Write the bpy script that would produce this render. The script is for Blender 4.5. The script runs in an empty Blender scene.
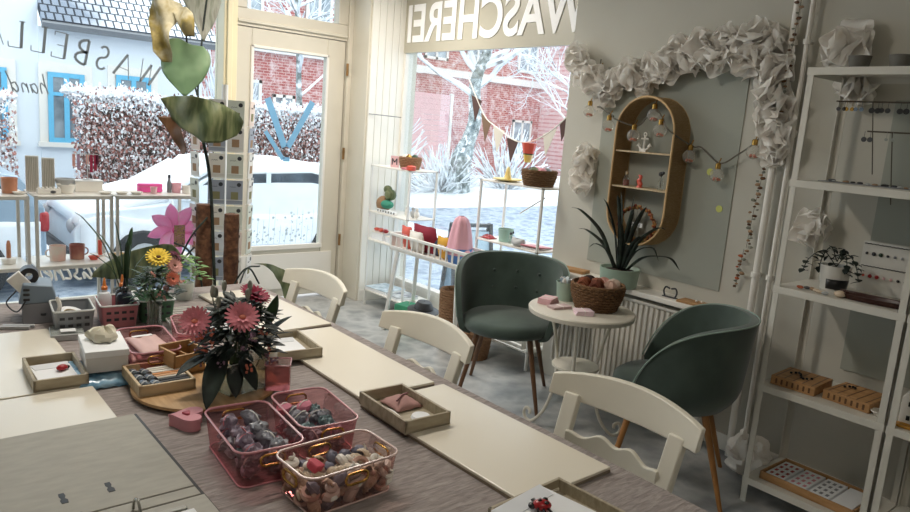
import bpy, bmesh, math, random
from math import sin, cos, pi, radians
from mathutils import Vector, Matrix, Euler, noise
sc = bpy.context.scene
COL = sc.collection
rnd = random.Random(7)

# ------------------------------------------------------------ materials
def lin(h):
    h = h.lstrip('#'); o = []
    for i in (0, 2, 4):
        v = int(h[i:i+2], 16) / 255
        o.append(v/12.92 if v <= .04045 else ((v+.055)/1.055)**2.4)
    return (*o, 1)
class NT:
    def __init__(s, name):
        s.m = bpy.data.materials.new(name); s.m.use_nodes = True
        s.t = s.m.node_tree; s.t.nodes.clear()
        s.out = s.t.nodes.new('ShaderNodeOutputMaterial')
    def n(s, typ, **kw):
        nd = s.t.nodes.new('ShaderNode'+typ)
        for k, v in kw.items():
            if k in nd.inputs: nd.inputs[k].default_value = v
            else: setattr(nd, k, v)
        return nd
    def l(s, a, b): s.t.links.new(a, b)
def _set(nd, k, v): nd.inputs[k].default_value = v
def mat(name, col, rough=.55, metal=0, var=.06, vs=6, bump=0, bs=60, col2=None, trans=0, spec=.5, stretch=None, lo=.35, hi=.65, sheen=0, bd=.002):
    """principled surface with noise driven colour variation and bump, in object space"""
    t = NT(name); b = t.n('BsdfPrincipled'); t.l(b.outputs[0], t.out.inputs[0])
    _set(b, 'Roughness', rough); _set(b, 'Metallic', metal); _set(b, 'Specular IOR Level', spec)
    if trans: _set(b, 'Transmission Weight', trans)
    if sheen: _set(b, 'Sheen Weight', sheen)
    tc = t.n('TexCoord'); mp = t.n('Mapping'); t.l(tc.outputs['Object'], mp.inputs[0])
    if stretch: _set(mp, 'Scale', stretch)
    nz = t.n('TexNoise', Scale=vs, Detail=4.0); t.l(mp.outputs[0], nz.inputs['Vector'])
    cr = t.n('ValToRGB'); e = cr.color_ramp.elements
    c = lin(col); c2 = lin(col2) if col2 else tuple(x*(1-var) for x in c[:3])+(1,)
    e[0].position = lo; e[1].position = hi; e[0].color = c2; e[1].color = c
    t.l(nz.outputs[0], cr.inputs[0]); t.l(cr.outputs[0], b.inputs['Base Color'])
    if bump:
        n2 = t.n('TexNoise', Scale=bs, Detail=3.0); t.l(mp.outputs[0], n2.inputs['Vector'])
        bp = t.n('Bump', Strength=bump, Distance=bd); t.l(n2.outputs[0], bp.inputs['Height']); t.l(bp.outputs[0], b.inputs['Normal'])
    return t.m
def clear(name, tint, opac=.12, gloss=.1, rough=.02):
    """thin see-through pane: tinted transparency, a little body colour and a surface reflection"""
    t = NT(name); tr = t.n('BsdfTransparent'); tr.inputs[0].default_value = lin(tint)
    d = t.n('BsdfDiffuse'); nz = t.n('TexNoise', Scale=9.0)
    cr = t.n('ValToRGB'); c = lin(tint); cr.color_ramp.elements[0].color = tuple(x*.9 for x in c[:3])+(1,); cr.color_ramp.elements[1].color = c
    t.l(nz.outputs[0], cr.inputs[0]); t.l(cr.outputs[0], d.inputs[0])
    m1 = t.n('MixShader'); m1.inputs[0].default_value = opac; t.l(tr.outputs[0], m1.inputs[1]); t.l(d.outputs[0], m1.inputs[2])
    g = t.n('BsdfGlossy'); _set(g, 'Roughness', rough)
    lw = t.n('LayerWeight'); _set(lw, 'Blend', .25)
    mm = t.n('Math', operation='MULTIPLY'); mm.inputs[1].default_value = gloss*4; t.l(lw.outputs['Fresnel'], mm.inputs[0]); mm.use_clamp = True
    m2 = t.n('MixShader'); t.l(mm.outputs[0], m2.inputs[0]); t.l(m1.outputs[0], m2.inputs[1]); t.l(g.outputs[0], m2.inputs[2])
    t.l(m2.outputs[0], t.out.inputs[0]); return t.m
def speckle(name, cols, scale, rough=.7, detail=2, stretch=None, bump=0, snow=None, tx='TexNoise', trans=0):
    """several colours by noise; snow=amount lays white on faces that look up"""
    t = NT(name); b = t.n('BsdfPrincipled'); t.l(b.outputs[0], t.out.inputs[0]); _set(b, 'Roughness', rough)
    tc = t.n('TexCoord'); mp = t.n('Mapping'); t.l(tc.outputs['Object'], mp.inputs[0])
    if stretch: _set(mp, 'Scale', stretch)
    nz = t.n(tx, Scale=scale)
    if tx == 'TexNoise': _set(nz, 'Detail', detail)
    t.l(mp.outputs[0], nz.inputs['Vector'])
    cr = t.n('ValToRGB'); cr.color_ramp.interpolation = 'LINEAR'; e = cr.color_ramp.elements
    n = len(cols)
    while len(e) < n: e.new(.5)
    for i, h in enumerate(cols):
        e[i].position = .33+.34*i/(n-1) if tx == 'TexNoise' else i/(n-1)
        e[i].color = lin(h)
    t.l(nz.outputs[0], cr.inputs[0]); o = cr.outputs[0]
    if snow is not None:
        ge = t.n('NewGeometry'); sx = t.n('SeparateXYZ'); t.l(ge.outputs['Normal'], sx.inputs[0])
        n2 = t.n('TexNoise', Scale=scale*.6); t.l(mp.outputs[0], n2.inputs['Vector'])
        a = t.n('Math', operation='ADD'); t.l(sx.outputs[2], a.inputs[0]); t.l(n2.outputs[0], a.inputs[1])
        g = t.n('Math', operation='GREATER_THAN'); t.l(a.outputs[0], g.inputs[0]); g.inputs[1].default_value = 1.3-snow
        mx = t.n('Mix', data_type='RGBA'); t.l(g.outputs[0], mx.inputs[0]); t.l(o, mx.inputs[6]); mx.inputs[7].default_value = lin('#f4f7fb')
        o = mx.outputs[2]
    t.l(o, b.inputs['Base Color'])
    if bump:
        bp = t.n('Bump', Strength=bump, Distance=.01); t.l(nz.outputs[0], bp.inputs['Height']); t.l(bp.outputs[0], b.inputs['Normal'])
    if trans:
        _set(b, 'Transmission Weight', 0); 
        tl = t.n('BsdfTranslucent'); t.l(o, tl.inputs[0]); ms = t.n('MixShader'); ms.inputs[0].default_value = trans
        t.l(b.outputs[0], ms.inputs[1]); t.l(tl.outputs[0], ms.inputs[2]); t.l(ms.outputs[0], t.out.inputs[0])
    return t.m
def weave(name, c1, c2, s=(120, 120, 120), rough=.9, kind='BANDS', bump=.6):
    t = NT(name); b = t.n('BsdfPrincipled'); t.l(b.outputs[0], t.out.inputs[0]); _set(b, 'Roughness', rough)
    tc = t.n('TexCoord'); mp = t.n('Mapping'); t.l(tc.outputs['Object'], mp.inputs[0]); _set(mp, 'Scale', s)
    w = t.n('TexWave', Scale=1.0, Distortion=4.0, Detail=2.0); w.bands_direction = 'Z'; t.l(mp.outputs[0], w.inputs['Vector'])
    n = t.n('TexNoise', Scale=1.0); t.l(mp.outputs[0], n.inputs['Vector'])
    a = t.n('Math', operation='MULTIPLY'); t.l(w.outputs[1], a.inputs[0]); t.l(n.outputs[0], a.inputs[1])
    cr = t.n('ValToRGB'); cr.color_ramp.elements[0].color = lin(c2); cr.color_ramp.elements[1].color = lin(c1)
    cr.color_ramp.elements[0].position = .1; cr.color_ramp.elements[1].position = .55
    t.l(a.outputs[0], cr.inputs[0]); t.l(cr.outputs[0], b.inputs['Base Color'])
    bp = t.n('Bump', Strength=bump, Distance=.003); t.l(a.outputs[0], bp.inputs['Height']); t.l(bp.outputs[0], b.inputs['Normal'])
    return t.m
def brick(name, c1, c2, mortar, scale=1.0, w=.24, h=.075, m=.012, snow=0):
    t = NT(name); b = t.n('BsdfPrincipled'); t.l(b.outputs[0], t.out.inputs[0]); _set(b, 'Roughness', .9)
    tc = t.n('TexCoord'); mp = t.n('Mapping'); t.l(tc.outputs['Object'], mp.inputs[0]); _set(mp, 'Rotation', (pi/2, 0, 0))
    k = t.n('TexBrick', Scale=scale); _set(k, 'Brick Width', w); _set(k, 'Row Height', h); _set(k, 'Mortar Size', m)
    _set(k, 'Color1', lin(c1)); _set(k, 'Color2', lin(c2)); _set(k, 'Mortar', lin(mortar)); t.l(mp.outputs[0], k.inputs[0])
    n = t.n('TexNoise', Scale=3.5, Detail=9.0, Roughness=.75); t.l(tc.outputs['Object'], n.inputs['Vector'])
    mx = t.n('Mix', data_type='RGBA'); mx.inputs[7].default_value = lin('#e9d9d6')
    cr = t.n('ValToRGB'); cr.color_ramp.elements[0].position = .47; cr.color_ramp.elements[1].position = .62
    t.l(n.outputs[0], cr.inputs[0]); mm = t.n('Math', operation='MULTIPLY'); mm.inputs[1].default_value = .7; t.l(cr.outputs[0], mm.inputs[0])
    t.l(mm.outputs[0], mx.inputs[0]); t.l(k.outputs[0], mx.inputs[6]); t.l(mx.outputs[2], b.inputs['Base Color'])
    return t.m
def glow(name, col, s):
    t = NT(name); e = t.n('Emission'); e.inputs[0].default_value = lin(col); e.inputs[1].default_value = s
    t.l(e.outputs[0], t.out.inputs[0]); return t.m

WALL = mat('wall_paint', '#cbc8bd', .85, var=.05, vs=2, bump=.05, bs=90)
PANEL = mat('panel_paint', '#a9aca2', .85, var=.05, vs=2, bump=.05, bs=90)
CREAM = mat('cream_gloss_paint', '#d9d3c4', .35, var=.06, vs=3)
BOARDP = mat('board_paint', '#f0eee6', .4, var=.04, vs=3, stretch=(1, 1, .2))
JAMB = mat('warm_door_paint', '#efe3bf', .35, var=.05, vs=3)
CEIL = mat('ceiling_paint', '#e6e2d8', .9)
FLOORM = speckle('concrete_floor', ['#77797b', '#97999a', '#b5b5b3', '#8b8d8e'], 3.2, .45, 8, bump=.05)
WHITE = mat('white_lacquer', '#eeeae2', .3, var=.03)
WMETAL = mat('white_powder_coat', '#e9e8e4', .4, var=.03)
GMETAL = mat('grey_painted_steel', '#c9c7c0', .4, var=.04)
CHAIRM = mat('chair_paint', '#e4dfd0', .4, var=.04)
BOARDM = mat('placement_board', '#e9e2d2', .22, var=.03, vs=2)
BOARDE = mat('board_edge_brown', '#8a7d6c', .6)
CLOTH = None
VELVET = mat('green_velvet', '#47574f', .8, var=.25, vs=5, bump=.1, bs=200, sheen=.3, col2='#33423c')
LEGD = mat('walnut_leg', '#6b4a30', .45, var=.2, stretch=(8, 8, 1), vs=8)
LEGL = mat('oak_leg', '#a3713d', .4, var=.2, stretch=(8, 8, 1), vs=8)
WOOD = mat('pale_wood', '#d3bf9d', .55, col2='#bda682', vs=5, stretch=(2, 14, 8))
WOODG = mat('grey_wood', '#b6ab94', .55, col2='#9d917a', vs=5, stretch=(2, 14, 8))
OAK = mat('honey_wood', '#c7a273', .5, col2='#b08a5b', vs=5, stretch=(14, 2, 8))
ORWOOD = mat('orange_wood', '#bd9264', .6, col2='#a47a4c', vs=5, stretch=(14, 2, 8))
PAPER = mat('white_paper', '#eef0f2', .8, var=.03)
PINKP = mat('pink_card', '#e2b7bb', .7, var=.05)
ROSE = mat('rose_plastic', '#d98c96', .4)
PINKCL = clear('pink_acrylic', '#eec0c4', .13, .10)
PINKPALE = clear('pale_pink_acrylic', '#f3dcd8', .08, .10)
PINKRIM = mat('pink_acrylic_rim', '#d99aa2', .2, var=.08)
GOLD = mat('gold_metal', '#c39a52', .25, metal=.9, var=.1)
GLASS = clear('window_glass', '#f6fafb', .02, .05)
VASEG = clear('clear_vase_glass', '#f4f6f4', .08, .12)
BULBG = clear('bulb_glass', '#fbfaf6', .16, .10, .08)
BLACK = mat('black_plastic', '#17181b', .35)
DARK = mat('dark_grey', '#3b3c40', .5)
GREY = mat('grey_plastic', '#85888c', .45)
LGREY = mat('light_grey', '#b9bbbc', .5)
RED = mat('red_lacquer', '#a61f26', .3)
CORAL = mat('coral', '#e0604e', .4)
PINK = mat('bright_pink', '#f05ca8', .6, var=.1)
SOFTP = mat('soft_pink', '#f0b6c4', .7)
BLUEP = mat('cornflower_blue', '#5c8fd6', .5)
SKYB = mat('sky_blue_paint', '#67bbe0', .5)
TERRA = mat('terracotta', '#b5613f', .8)
WREATH = speckle('dried_berries', ['#5d2a1c', '#8c3a2a', '#b3854d', '#6b6a35'], 60)
LEAF = speckle('leaf_green', ['#1e3222', '#2f4a2f', '#3d5c3a'], 12, .45)
DLEAF = speckle('dark_leaf', ['#121915', '#1c2822', '#2e3c34'], 14, .6)
PLEAF = speckle('pale_leaf', ['#8fae88', '#a9c6a0', '#c3d6b6'], 8, .35, trans=.4)
OLEAF = speckle('olive_leaf', ['#4f5c3c', '#747f58', '#949870'], 8, .5, stretch=(6, 1, 1), trans=.2)
YLEAF = speckle('dying_yellow_leaf', ['#7a6e46', '#b9a560', '#ddd5b8', '#b0a67e'], 9, .6, 4, trans=.2)
GLEAF = speckle('dried_grey_leaf', ['#8c8a80', '#aeb0a4', '#7e8474'], 7, .7, 4, stretch=(8, 1, 1), trans=.2)
MOSS = speckle('coir_fibre', ['#4b3022', '#664430', '#7a573d'], 40, .95, 4, bump=.8)
SOIL = mat('soil', '#2c211a', .95, var=.3, vs=40)
SAGE = mat('sage_ceramic', '#9fb4a4', .45, var=.06)
RATTAN = weave('rattan', '#ecd0a2', '#b88f5a', (40, 40, 330), bump=1.0)
BASK = weave('brown_wicker', '#a27a52', '#4b3220', (180, 180, 260))
BASKL = weave('tan_wicker', '#c49a72', '#7d5940', (180, 180, 260))
TISSUE = speckle('tissue_paper', ['#f6f1ea', '#fffdf8', '#f1eae2'], 9, .9, 3, trans=.28)
LACQ = mat('lacquered_dark_wood', '#3c1d16', .3)
SNOW = mat('snow', '#f5f8fc', .85, var=.04, vs=3, bump=.2, bs=8, bd=.03)

# ------------------------------------------------------------ geometry
class G:
    def __init__(s): s.v = []; s.f = []
    def add(s, vs, fs, M=None):
        o = len(s.v)
        s.v += [tuple(M @ Vector(p)) if M else tuple(p) for p in vs]
        s.f += [tuple(i+o for i in f) for f in fs]; return s
    def box(s, cx, cy, cz, sx, sy, sz, rz=0, rx=0, ry=0):
        M = Matrix.Translation((cx, cy, cz)) @ Euler((rx, ry, rz)).to_matrix().to_4x4()
        x, y, z = sx/2, sy/2, sz/2
        vs = [(a, b, c) for a in (-x, x) for b in (-y, y) for c in (-z, z)]
        return s.add(vs, [(0, 1, 3, 2), (4, 6, 7, 5), (0, 4, 5, 1), (2, 3, 7, 6), (0, 2, 6, 4), (1, 5, 7, 3)], M)
    def bb(s, x0, x1, y0, y1, z0, z1): return s.box((x0+x1)/2, (y0+y1)/2, (z0+z1)/2, abs(x1-x0), abs(y1-y0), abs(z1-z0))
    def bar(s, a, b, w, t=None):
        a = Vector(a); b = Vector(b); t = t or w; d = b-a; q = d.to_track_quat('Z', 'Y')
        M = Matrix.Translation((a+b)/2) @ q.to_matrix().to_4x4()
        x, y, z = w/2, t/2, d.length/2
        vs = [(i, j, k) for i in (-x, x) for j in (-y, y) for k in (-z, z)]
        return s.add(vs, [(0, 1, 3, 2), (4, 6, 7, 5), (0, 4, 5, 1), (2, 3, 7, 6), (0, 2, 6, 4), (1, 5, 7, 3)], M)
    def tube(s, pts, r, seg=8, closed=False):
        pts = [Vector(p) for p in pts]; n = len(pts)
        rs = r if isinstance(r, (list, tuple)) else [r]*n
        vs = []; up = None
        for i, p in enumerate(pts):
            if closed: d = pts[(i+1) % n]-pts[i-1]
            else: d = pts[min(i+1, n-1)]-pts[max(i-1, 0)]
            d = d.normalized() if d.length > 1e-9 else Vector((0, 0, 1))
            if up is None:
                up = Vector((0, 0, 1)) if abs(d.z) < .9 else Vector((1, 0, 0))
            a = d.cross(up)
            if a.length < 1e-6: a = d.orthogonal()
            a.normalize(); up = a.cross(d).normalized()
            for k in range(seg):
                w = 2*pi*k/seg; vs.append(p+(a*cos(w)+up*sin(w))*rs[i])
        fs = []
        for i in range(n if closed else n-1):
            j = (i+1) % n
            for k in range(seg):
                k2 = (k+1) % seg; fs.append((i*seg+k, i*seg+k2, j*seg+k2, j*seg+k))
        if not closed:
            fs.append(tuple(range(seg-1, -1, -1))); fs.append(tuple((n-1)*seg+k for k in range(seg)))
        return s.add(vs, fs)
    def lathe(s, prof, c=(0, 0, 0), seg=24, M=None, caps=True):
        vs = [(c[0]+r*cos(2*pi*k/seg), c[1]+r*sin(2*pi*k/seg), c[2]+z) for r, z in prof for k in range(seg)]
        fs = []
        for i in range(len(prof)-1):
            for k in range(seg):
                k2 = (k+1) % seg; fs.append((i*seg+k, i*seg+k2, (i+1)*seg+k2, (i+1)*seg+k))
        if caps:
            fs.append(tuple(range(seg-1, -1, -1))); n = len(prof)-1; fs.append(tuple(n*seg+k for k in range(seg)))
        return s.add(vs, fs, M)
    def prism(s, poly, z0, z1, M=None, top=None):
        n = len(poly); top = top or poly
        vs = [(x, y, z0) for x, y in poly]+[(x, y, z1) for x, y in top]
        fs = [(i, (i+1) % n, n+(i+1) % n, n+i) for i in range(n)]+[tuple(range(n-1, -1, -1)), tuple(range(n, 2*n))]
        return s.add(vs, fs, M)
    def sph(s, c, r, sc=(1, 1, 1), seg=10, rings=7, M=None, jit=0, seed=0):
        vs = []; q = random.Random(seed)
        vs.append((c[0], c[1], c[2]-r*sc[2]))
        for i in range(1, rings):
            t = -pi/2+pi*i/rings
            for k in range(seg):
                a = 2*pi*k/seg; j = 1+jit*(q.random()-.5)
                vs.append((c[0]+r*sc[0]*cos(t)*cos(a)*j, c[1]+r*sc[1]*cos(t)*sin(a)*j, c[2]+r*sc[2]*sin(t)*j))
        vs.append((c[0], c[1], c[2]+r*sc[2])); L = len(vs)-1
        fs = [(0, 1+(k+1) % seg, 1+k) for k in range(seg)]
        for i in range(rings-2):
            for k in range(seg):
                k2 = (k+1) % seg; a = 1+i*seg; fs.append((a+k, a+k2, a+seg+k2, a+seg+k))
        a = 1+(rings-2)*seg
        fs += [(a+k, a+(k+1) % seg, L) for k in range(seg)]
        return s.add(vs, fs, M)
    def sheet(s, nu, nv, f, M=None, wrap=False):
        vs = [f(i/(nu-(0 if wrap else 1)), j/(nv-1)) for i in range(nu) for j in range(nv)]
        fs = []
        for i in range(nu if wrap else nu-1):
            i2 = (i+1) % nu
            for j in range(nv-1): fs.append((i*nv+j, i2*nv+j, i2*nv+j+1, i*nv+j+1))
        return s.add(vs, fs, M)
    def mesh(s, name):
        me = bpy.data.meshes.new(name); me.from_pydata([tuple(v) for v in s.v], [], s.f); me.validate(); return me
    def done(s, name, m, parent=None, bevel=0, smooth=True, solid=0, sub=0, seg=2, loc=None, rot=None, off=0, ang=35):
        me = s.mesh(name)
        bm = bmesh.new(); bm.from_mesh(me)
        if not solid: bmesh.ops.recalc_face_normals(bm, faces=bm.faces)
        bm.to_mesh(me); bm.free()
        me.materials.append(m)
        if smooth: me.shade_smooth(); me.set_sharp_from_angle(angle=radians(ang))
        o = bpy.data.objects.new(name, me); COL.objects.link(o)
        if parent: o.parent = parent
        if loc: o.location = loc
        if rot: o.rotation_euler = rot
        if solid:
            md = o.modifiers.new('s', 'SOLIDIFY'); md.thickness = solid; md.offset = off
        if bevel:
            md = o.modifiers.new('b', 'BEVEL'); md.width = bevel; md.segments = seg; md.limit_method = 'ANGLE'; md.angle_limit = radians(40)
        if sub:
            md = o.modifiers.new('u', 'SUBSURF'); md.levels = sub; md.render_levels = sub
        return o
def T(name, label, cat, loc=(0, 0, 0), rz=0, group=None, rot=None):
    o = bpy.data.objects.new(name, None); COL.objects.link(o); o.empty_display_size = .05
    o.location = loc; o.rotation_euler = rot or (0, 0, rz); o['label'] = label; o['category'] = cat
    if group: o['group'] = group
    return o
def tag(o, label, cat, group=None, kind=None):
    o['label'] = label; o['category'] = cat
    if group: o['group'] = group
    if kind: o['kind'] = kind
    return o
def struct(o): o['kind'] = 'structure'; return o
def lab(o, l): o['label'] = l; return o
def dup(root, loc, rz=0, label=None, group=None, scale=None, rot=None):
    r = root.copy(); COL.objects.link(r); r.location = loc; r.rotation_euler = rot or (0, 0, rz)
    if scale: r.scale = (scale,)*3 if isinstance(scale, (int, float)) else scale
    if label: r['label'] = label
    if group: r['group'] = group
    for ch in list(root.children):
        c = ch.copy(); COL.objects.link(c); c.parent = r
        for g in list(ch.children):
            d = g.copy(); COL.objects.link(d); d.parent = c
    return r
def rr(w, d, r, n=5):
    o = []
    for cx, cy, a0 in ((w/2-r, d/2-r, 0), (-w/2+r, d/2-r, 90), (-w/2+r, -d/2+r, 180), (w/2-r, -d/2+r, 270)):
        for i in range(n+1):
            a = radians(a0+90*i/n); o.append((cx+r*cos(a), cy+r*sin(a)))
    return o
def arc(c, r, a0, a1, n, ax='xy'):
    o = []
    for i in range(n+1):
        a = radians(a0+(a1-a0)*i/n); u, w = r*cos(a), r*sin(a)
        o.append((c[0]+u, c[1]+w, c[2]) if ax == 'xy' else (c[0]+u, c[1], c[2]+w) if ax == 'xz' else (c[0], c[1]+u, c[2]+w))
    return o
def spl(pts, n=8):
    """Catmull-Rom through pts"""
    P = [Vector(p) for p in pts]; P = [P[0]*2-P[1]]+P+[P[-1]*2-P[-2]]; o = []
    for i in range(1, len(P)-2):
        for k in range(n):
            t = k/n; a, b, c, d = P[i-1:i+3]
            o.append(.5*((2*b)+(c-a)*t+(2*a-5*b+4*c-d)*t*t+(3*b-a-3*c+d)*t**3))
    o.append(P[-2]); return o
def text(s, name, m, parent, M, size=1, ext=.001, off=0, shear=0, space=1.0):
    cu = bpy.data.curves.new(name, 'FONT'); cu.body = s; cu.size = size; cu.extrude = ext; cu.offset = off; cu.shear = shear; cu.space_character = space
    o = bpy.data.objects.new(name, cu); COL.objects.link(o)
    bpy.context.view_layer.update()
    me = bpy.data.meshes.new_from_object(o.evaluated_get(bpy.context.evaluated_depsgraph_get()))
    bpy.data.objects.remove(o); me.transform(M); me.materials.clear(); me.materials.append(m); me.name = name
    q = bpy.data.objects.new(name, me); COL.objects.link(q); q.parent = parent; return q

# ============================================================ CAMERA
cam = bpy.data.cameras.new('camera'); co = bpy.data.objects.new('camera', cam); COL.objects.link(co)
f, yaw, pit, roll = 711.58, .70585, .17942, .07737
cy_, sy_, cp_, sp_ = cos(yaw), sin(yaw), cos(pit), sin(pit)
F = Vector((sy_*cp_, cy_*cp_, -sp_)); R0 = Vector((cy_, -sy_, 0)); U0 = R0.cross(F)
R = R0*cos(roll)+U0*sin(roll); U = -R0*sin(roll)+U0*cos(roll)
co.matrix_world = Matrix(((R.x, U.x, -F.x, 0), (R.y, U.y, -F.y, 0), (R.z, U.z, -F.z, 1.55), (0, 0, 0, 1)))
cam.sensor_width = 36; cam.lens = f/910*36; cam.clip_start = .05; cam.clip_end = 200
sc.camera = co
sc.view_settings.view_transform = 'Standard'; sc.view_settings.look = 'None'; sc.view_settings.gamma = 1
sc.view_settings.exposure = 0.3
sc.cycles.use_denoising = True; sc.cycles.caustics_reflective = False; sc.cycles.caustics_refractive = False
sc.cycles.max_bounces = 8; sc.cycles.transparent_max_bounces = 24
sc.cycles.sample_clamp_indirect = 4; sc.cycles.sample_clamp_direct = 12

# ============================================================ WORLD / LIGHT
w = bpy.data.worlds.new('overcast'); sc.world = w; w.use_nodes = True
nt = w.node_tree; nt.nodes.clear()
out = nt.nodes.new('ShaderNodeOutputWorld'); bg = nt.nodes.new('ShaderNodeBackground')
tc = nt.nodes.new('ShaderNodeTexCoord'); sp = nt.nodes.new('ShaderNodeSeparateXYZ'); crm = nt.nodes.new('ShaderNodeValToRGB')
nt.links.new(tc.outputs['Generated'], sp.inputs[0]); nt.links.new(sp.outputs[2], crm.inputs[0])
crm.color_ramp.elements[0].color = (.80, .86, .92, 1); crm.color_ramp.elements[1].color = (.93, .97, 1, 1); crm.color_ramp.elements[1].position = .5
nt.links.new(crm.outputs[0], bg.inputs[0]); bg.inputs[1].default_value = 2.0; nt.links.new(bg.outputs[0], out.inputs[0])
def sun(e, rot, col, ang):
    l = bpy.data.lights.new('sun', 'SUN'); l.energy = e; l.color = col; l.angle = ang
    o = bpy.data.objects.new('sun', l); COL.objects.link(o); o.rotation_euler = rot; return o
sun(.9, (radians(48), 0, radians(150)), (1, .97, .93), radians(25))

# ============================================================ ROOM SHELL
XW = 3.4; YD = 5.4; ZC = 2.75; X0 = -2.2; Y0 = -2.0
struct(G().bb(X0, 3.75, Y0, 5.6, -.12, 0).done('floor', FLOORM, smooth=False))
struct(G().bb(X0-.1, 3.85, Y0-.1, 5.7, ZC, ZC+.12).done('ceiling', CEIL, smooth=False))
struct(G().bb(XW, XW+.25, Y0, 3.03, 0, ZC).done('wall_right', WALL, smooth=False))
struct(G().bb(X0-.1, X0, Y0, 5.6, 0, ZC).done('wall_left', WALL, smooth=False))
struct(G().bb(X0-.1, 3.65, Y0-.1, Y0, 0, ZC).done('wall_back', WALL, smooth=False))
# facade wall pieces beside and above the door, glass front to the left
g = G(); g.bb(3.27, 3.75, 5.10, 5.6, 0, ZC); struct(g.done('wall_corner', CREAM, smooth=False))
g = G(); g.bb(X0, 3.27, 5.38, 5.6, 2.68, ZC); g.bb(X0, 2.14, 5.36, 5.6, 0, .10); struct(g.done('wall_front', CREAM, smooth=False))
# painted tongue and groove boards on the bay's side
g = G()
for i in range(5): g.box(3.305+i*.068, 5.092, 1.33, .064, .016, 2.66)
for z in (.05,): g.box(3.44, 5.088, z, .34, .02, .1)
struct(g.done('trim_1', BOARDP, bevel=.004, smooth=False))
g = G(); g.box(3.262, 5.225, 1.33, .016, .25, 2.66); struct(g.done('trim_2', CREAM, bevel=.004, smooth=False))
# bay window: low wall, glass, frame, top board with lettering
XB = 3.63
g = G(); g.bb(XB-.03, XB+.12, 3.03, 5.10, 0, .16); g.bb(XB-.05, XB+.12, 3.03, 5.10, 2.62, ZC); struct(g.done('wall_bay', WHITE, smooth=False))
win = struct(G().bb(XB, XB+.012, 3.03, 5.10, .16, 2.62).done('window_2', GLASS, smooth=False))
g = G(); g.bb(XB-.03, XB+.05, 5.06, 5.10, .16, 2.12); g.bb(XB-.03, XB+.05, 3.03, 3.06, .16, 2.12); g.bb(XB-.03, XB+.05, 3.03, 5.10, .16, .2)
g.done('window_frame', WHITE, win, bevel=.004, smooth=False)
BANDM = mat('frosted_film', '#b9b4a3', .35, var=.04)
bnd = G().bb(XB-.035, XB-.004, 3.03, 5.10, 2.125, 2.62).done('fascia_band', BANDM, win, smooth=False)
LETM = mat('white_letter_film', '#ffffff', .4)
LETM.node_tree.nodes['Principled BSDF'].inputs['Emission Color'].default_value = (1, 1, 1, 1)
LETM.node_tree.nodes['Principled BSDF'].inputs['Emission Strength'].default_value = .0
# letters read from the street, so they run backwards in here: local x -> +y
def wall_text(s, y0, y1, z0, h, x, m, parent, name, off=.012):
    cu_M = Matrix.Identity(4)
    o = text(s, name, m, parent, cu_M, 1, .002, off); o.data.shade_flat()
    xs = [v.co.x for v in o.data.vertices]; ys = [v.co.y for v in o.data.vertices]
    a, b, c, d = min(xs), max(xs), min(ys), max(ys)
    cap = .73
    for v in o.data.vertices:
        u = (v.co.x-a)/(b-a); q = v.co.y/cap
        v.co = Vector((x+v.co.z, y0+(y1-y0)*u, z0+h*q))
    o.data.update()
    return o
wall_text('W\u00c4SCHEREI', 3.10, 5.04, 2.215, .30, XB-.040, LETM, bnd, 'lettering', .022)
# front window left of the door
struct(G().bb(X0, 2.14, 5.45, 5.462, .10, 2.68).done('window_1', GLASS, smooth=False))
fw = bpy.data.objects['window_1']
g = G(); g.bb(X0, 2.14, 5.41, 5.5, .10, .15); g.bb(X0, 2.14, 5.41, 5.5, 2.62, 2.68); g.bb(X0, X0+.06, 5.41, 5.5, .1, 2.68)
g.done('window_frame', CREAM, fw, bevel=.004, smooth=False)
# door post, transom window, door
g = G(); g.bb(2.14, 2.245, 5.33, 5.5, 0, 2.68); g.bb(2.16, 2.20, 5.31, 5.34, 0, 2.68); struct(g.done('trim_3', JAMB, bevel=.006, smooth=False))
g = G(); g.bb(3.215, 3.27, 5.35, 5.5, 0, 2.68); struct(g.done('trim_4', CREAM, bevel=.006, smooth=False))
tr = struct(G().bb(2.33, 3.14, 5.43, 5.44, 2.31, 2.66).done('window_3', GLASS, smooth=False))
g = G(); g.bb(2.245, 3.215, 5.37, 5.46, 2.18, 2.31); g.bb(2.245, 2.335, 5.37, 5.46, 2.311, 2.629); g.bb(3.125, 3.215, 5.37, 5.46, 2.311, 2.629); g.bb(2.245, 3.215, 5.37, 5.46, 2.63, 2.68)
g.box(2.73, 5.362, 2.215, .95, .03, .022)
g.done('window_frame', CREAM, tr, bevel=.005, smooth=False)
dr = struct(G().bb(2.375, 3.045, 5.41, 5.42, .46, 2.03).done('door_1', GLASS, smooth=False))
g = G(); g.bb(2.25, 2.38, 5.38, 5.45, .03, 2.175); g.bb(3.04, 3.205, 5.38, 5.45, .03, 2.175); g.bb(2.38, 3.04, 5.38, 5.45, 2.03, 2.175); g.bb(2.38, 3.04, 5.38, 5.45, .03, .46)
g.done('door_frame', CREAM, dr, bevel=.006, smooth=False)
g = G(); g.bb(2.37, 3.05, 5.36, 5.385, .435, .475); g.bb(2.37, 2.395, 5.365, 5.385, .46, 2.05); g.bb(3.03, 3.05, 5.365, 5.385, .46, 2.05); g.bb(2.37, 3.05, 5.365, 5.385, 2.03, 2.05)
g.bb(2.30, 3.15, 5.365, 5.385, .10, .40)
g.done('glazing_bead', WHITE, dr, bevel=.004, smooth=False)
g = G()
for z in (.5, 1.25, 1.95): g.lathe([(.011, -.05), (.011, .05)], (3.212, 5.345, z), 10)
g.done('hinge', mat('aged_brass', '#9c7a50', .4, metal=.7), dr)
DECAL = clear('blue_film', '#8fc6ea', .8, .05)
g = G(); Yd = 5.40
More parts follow.
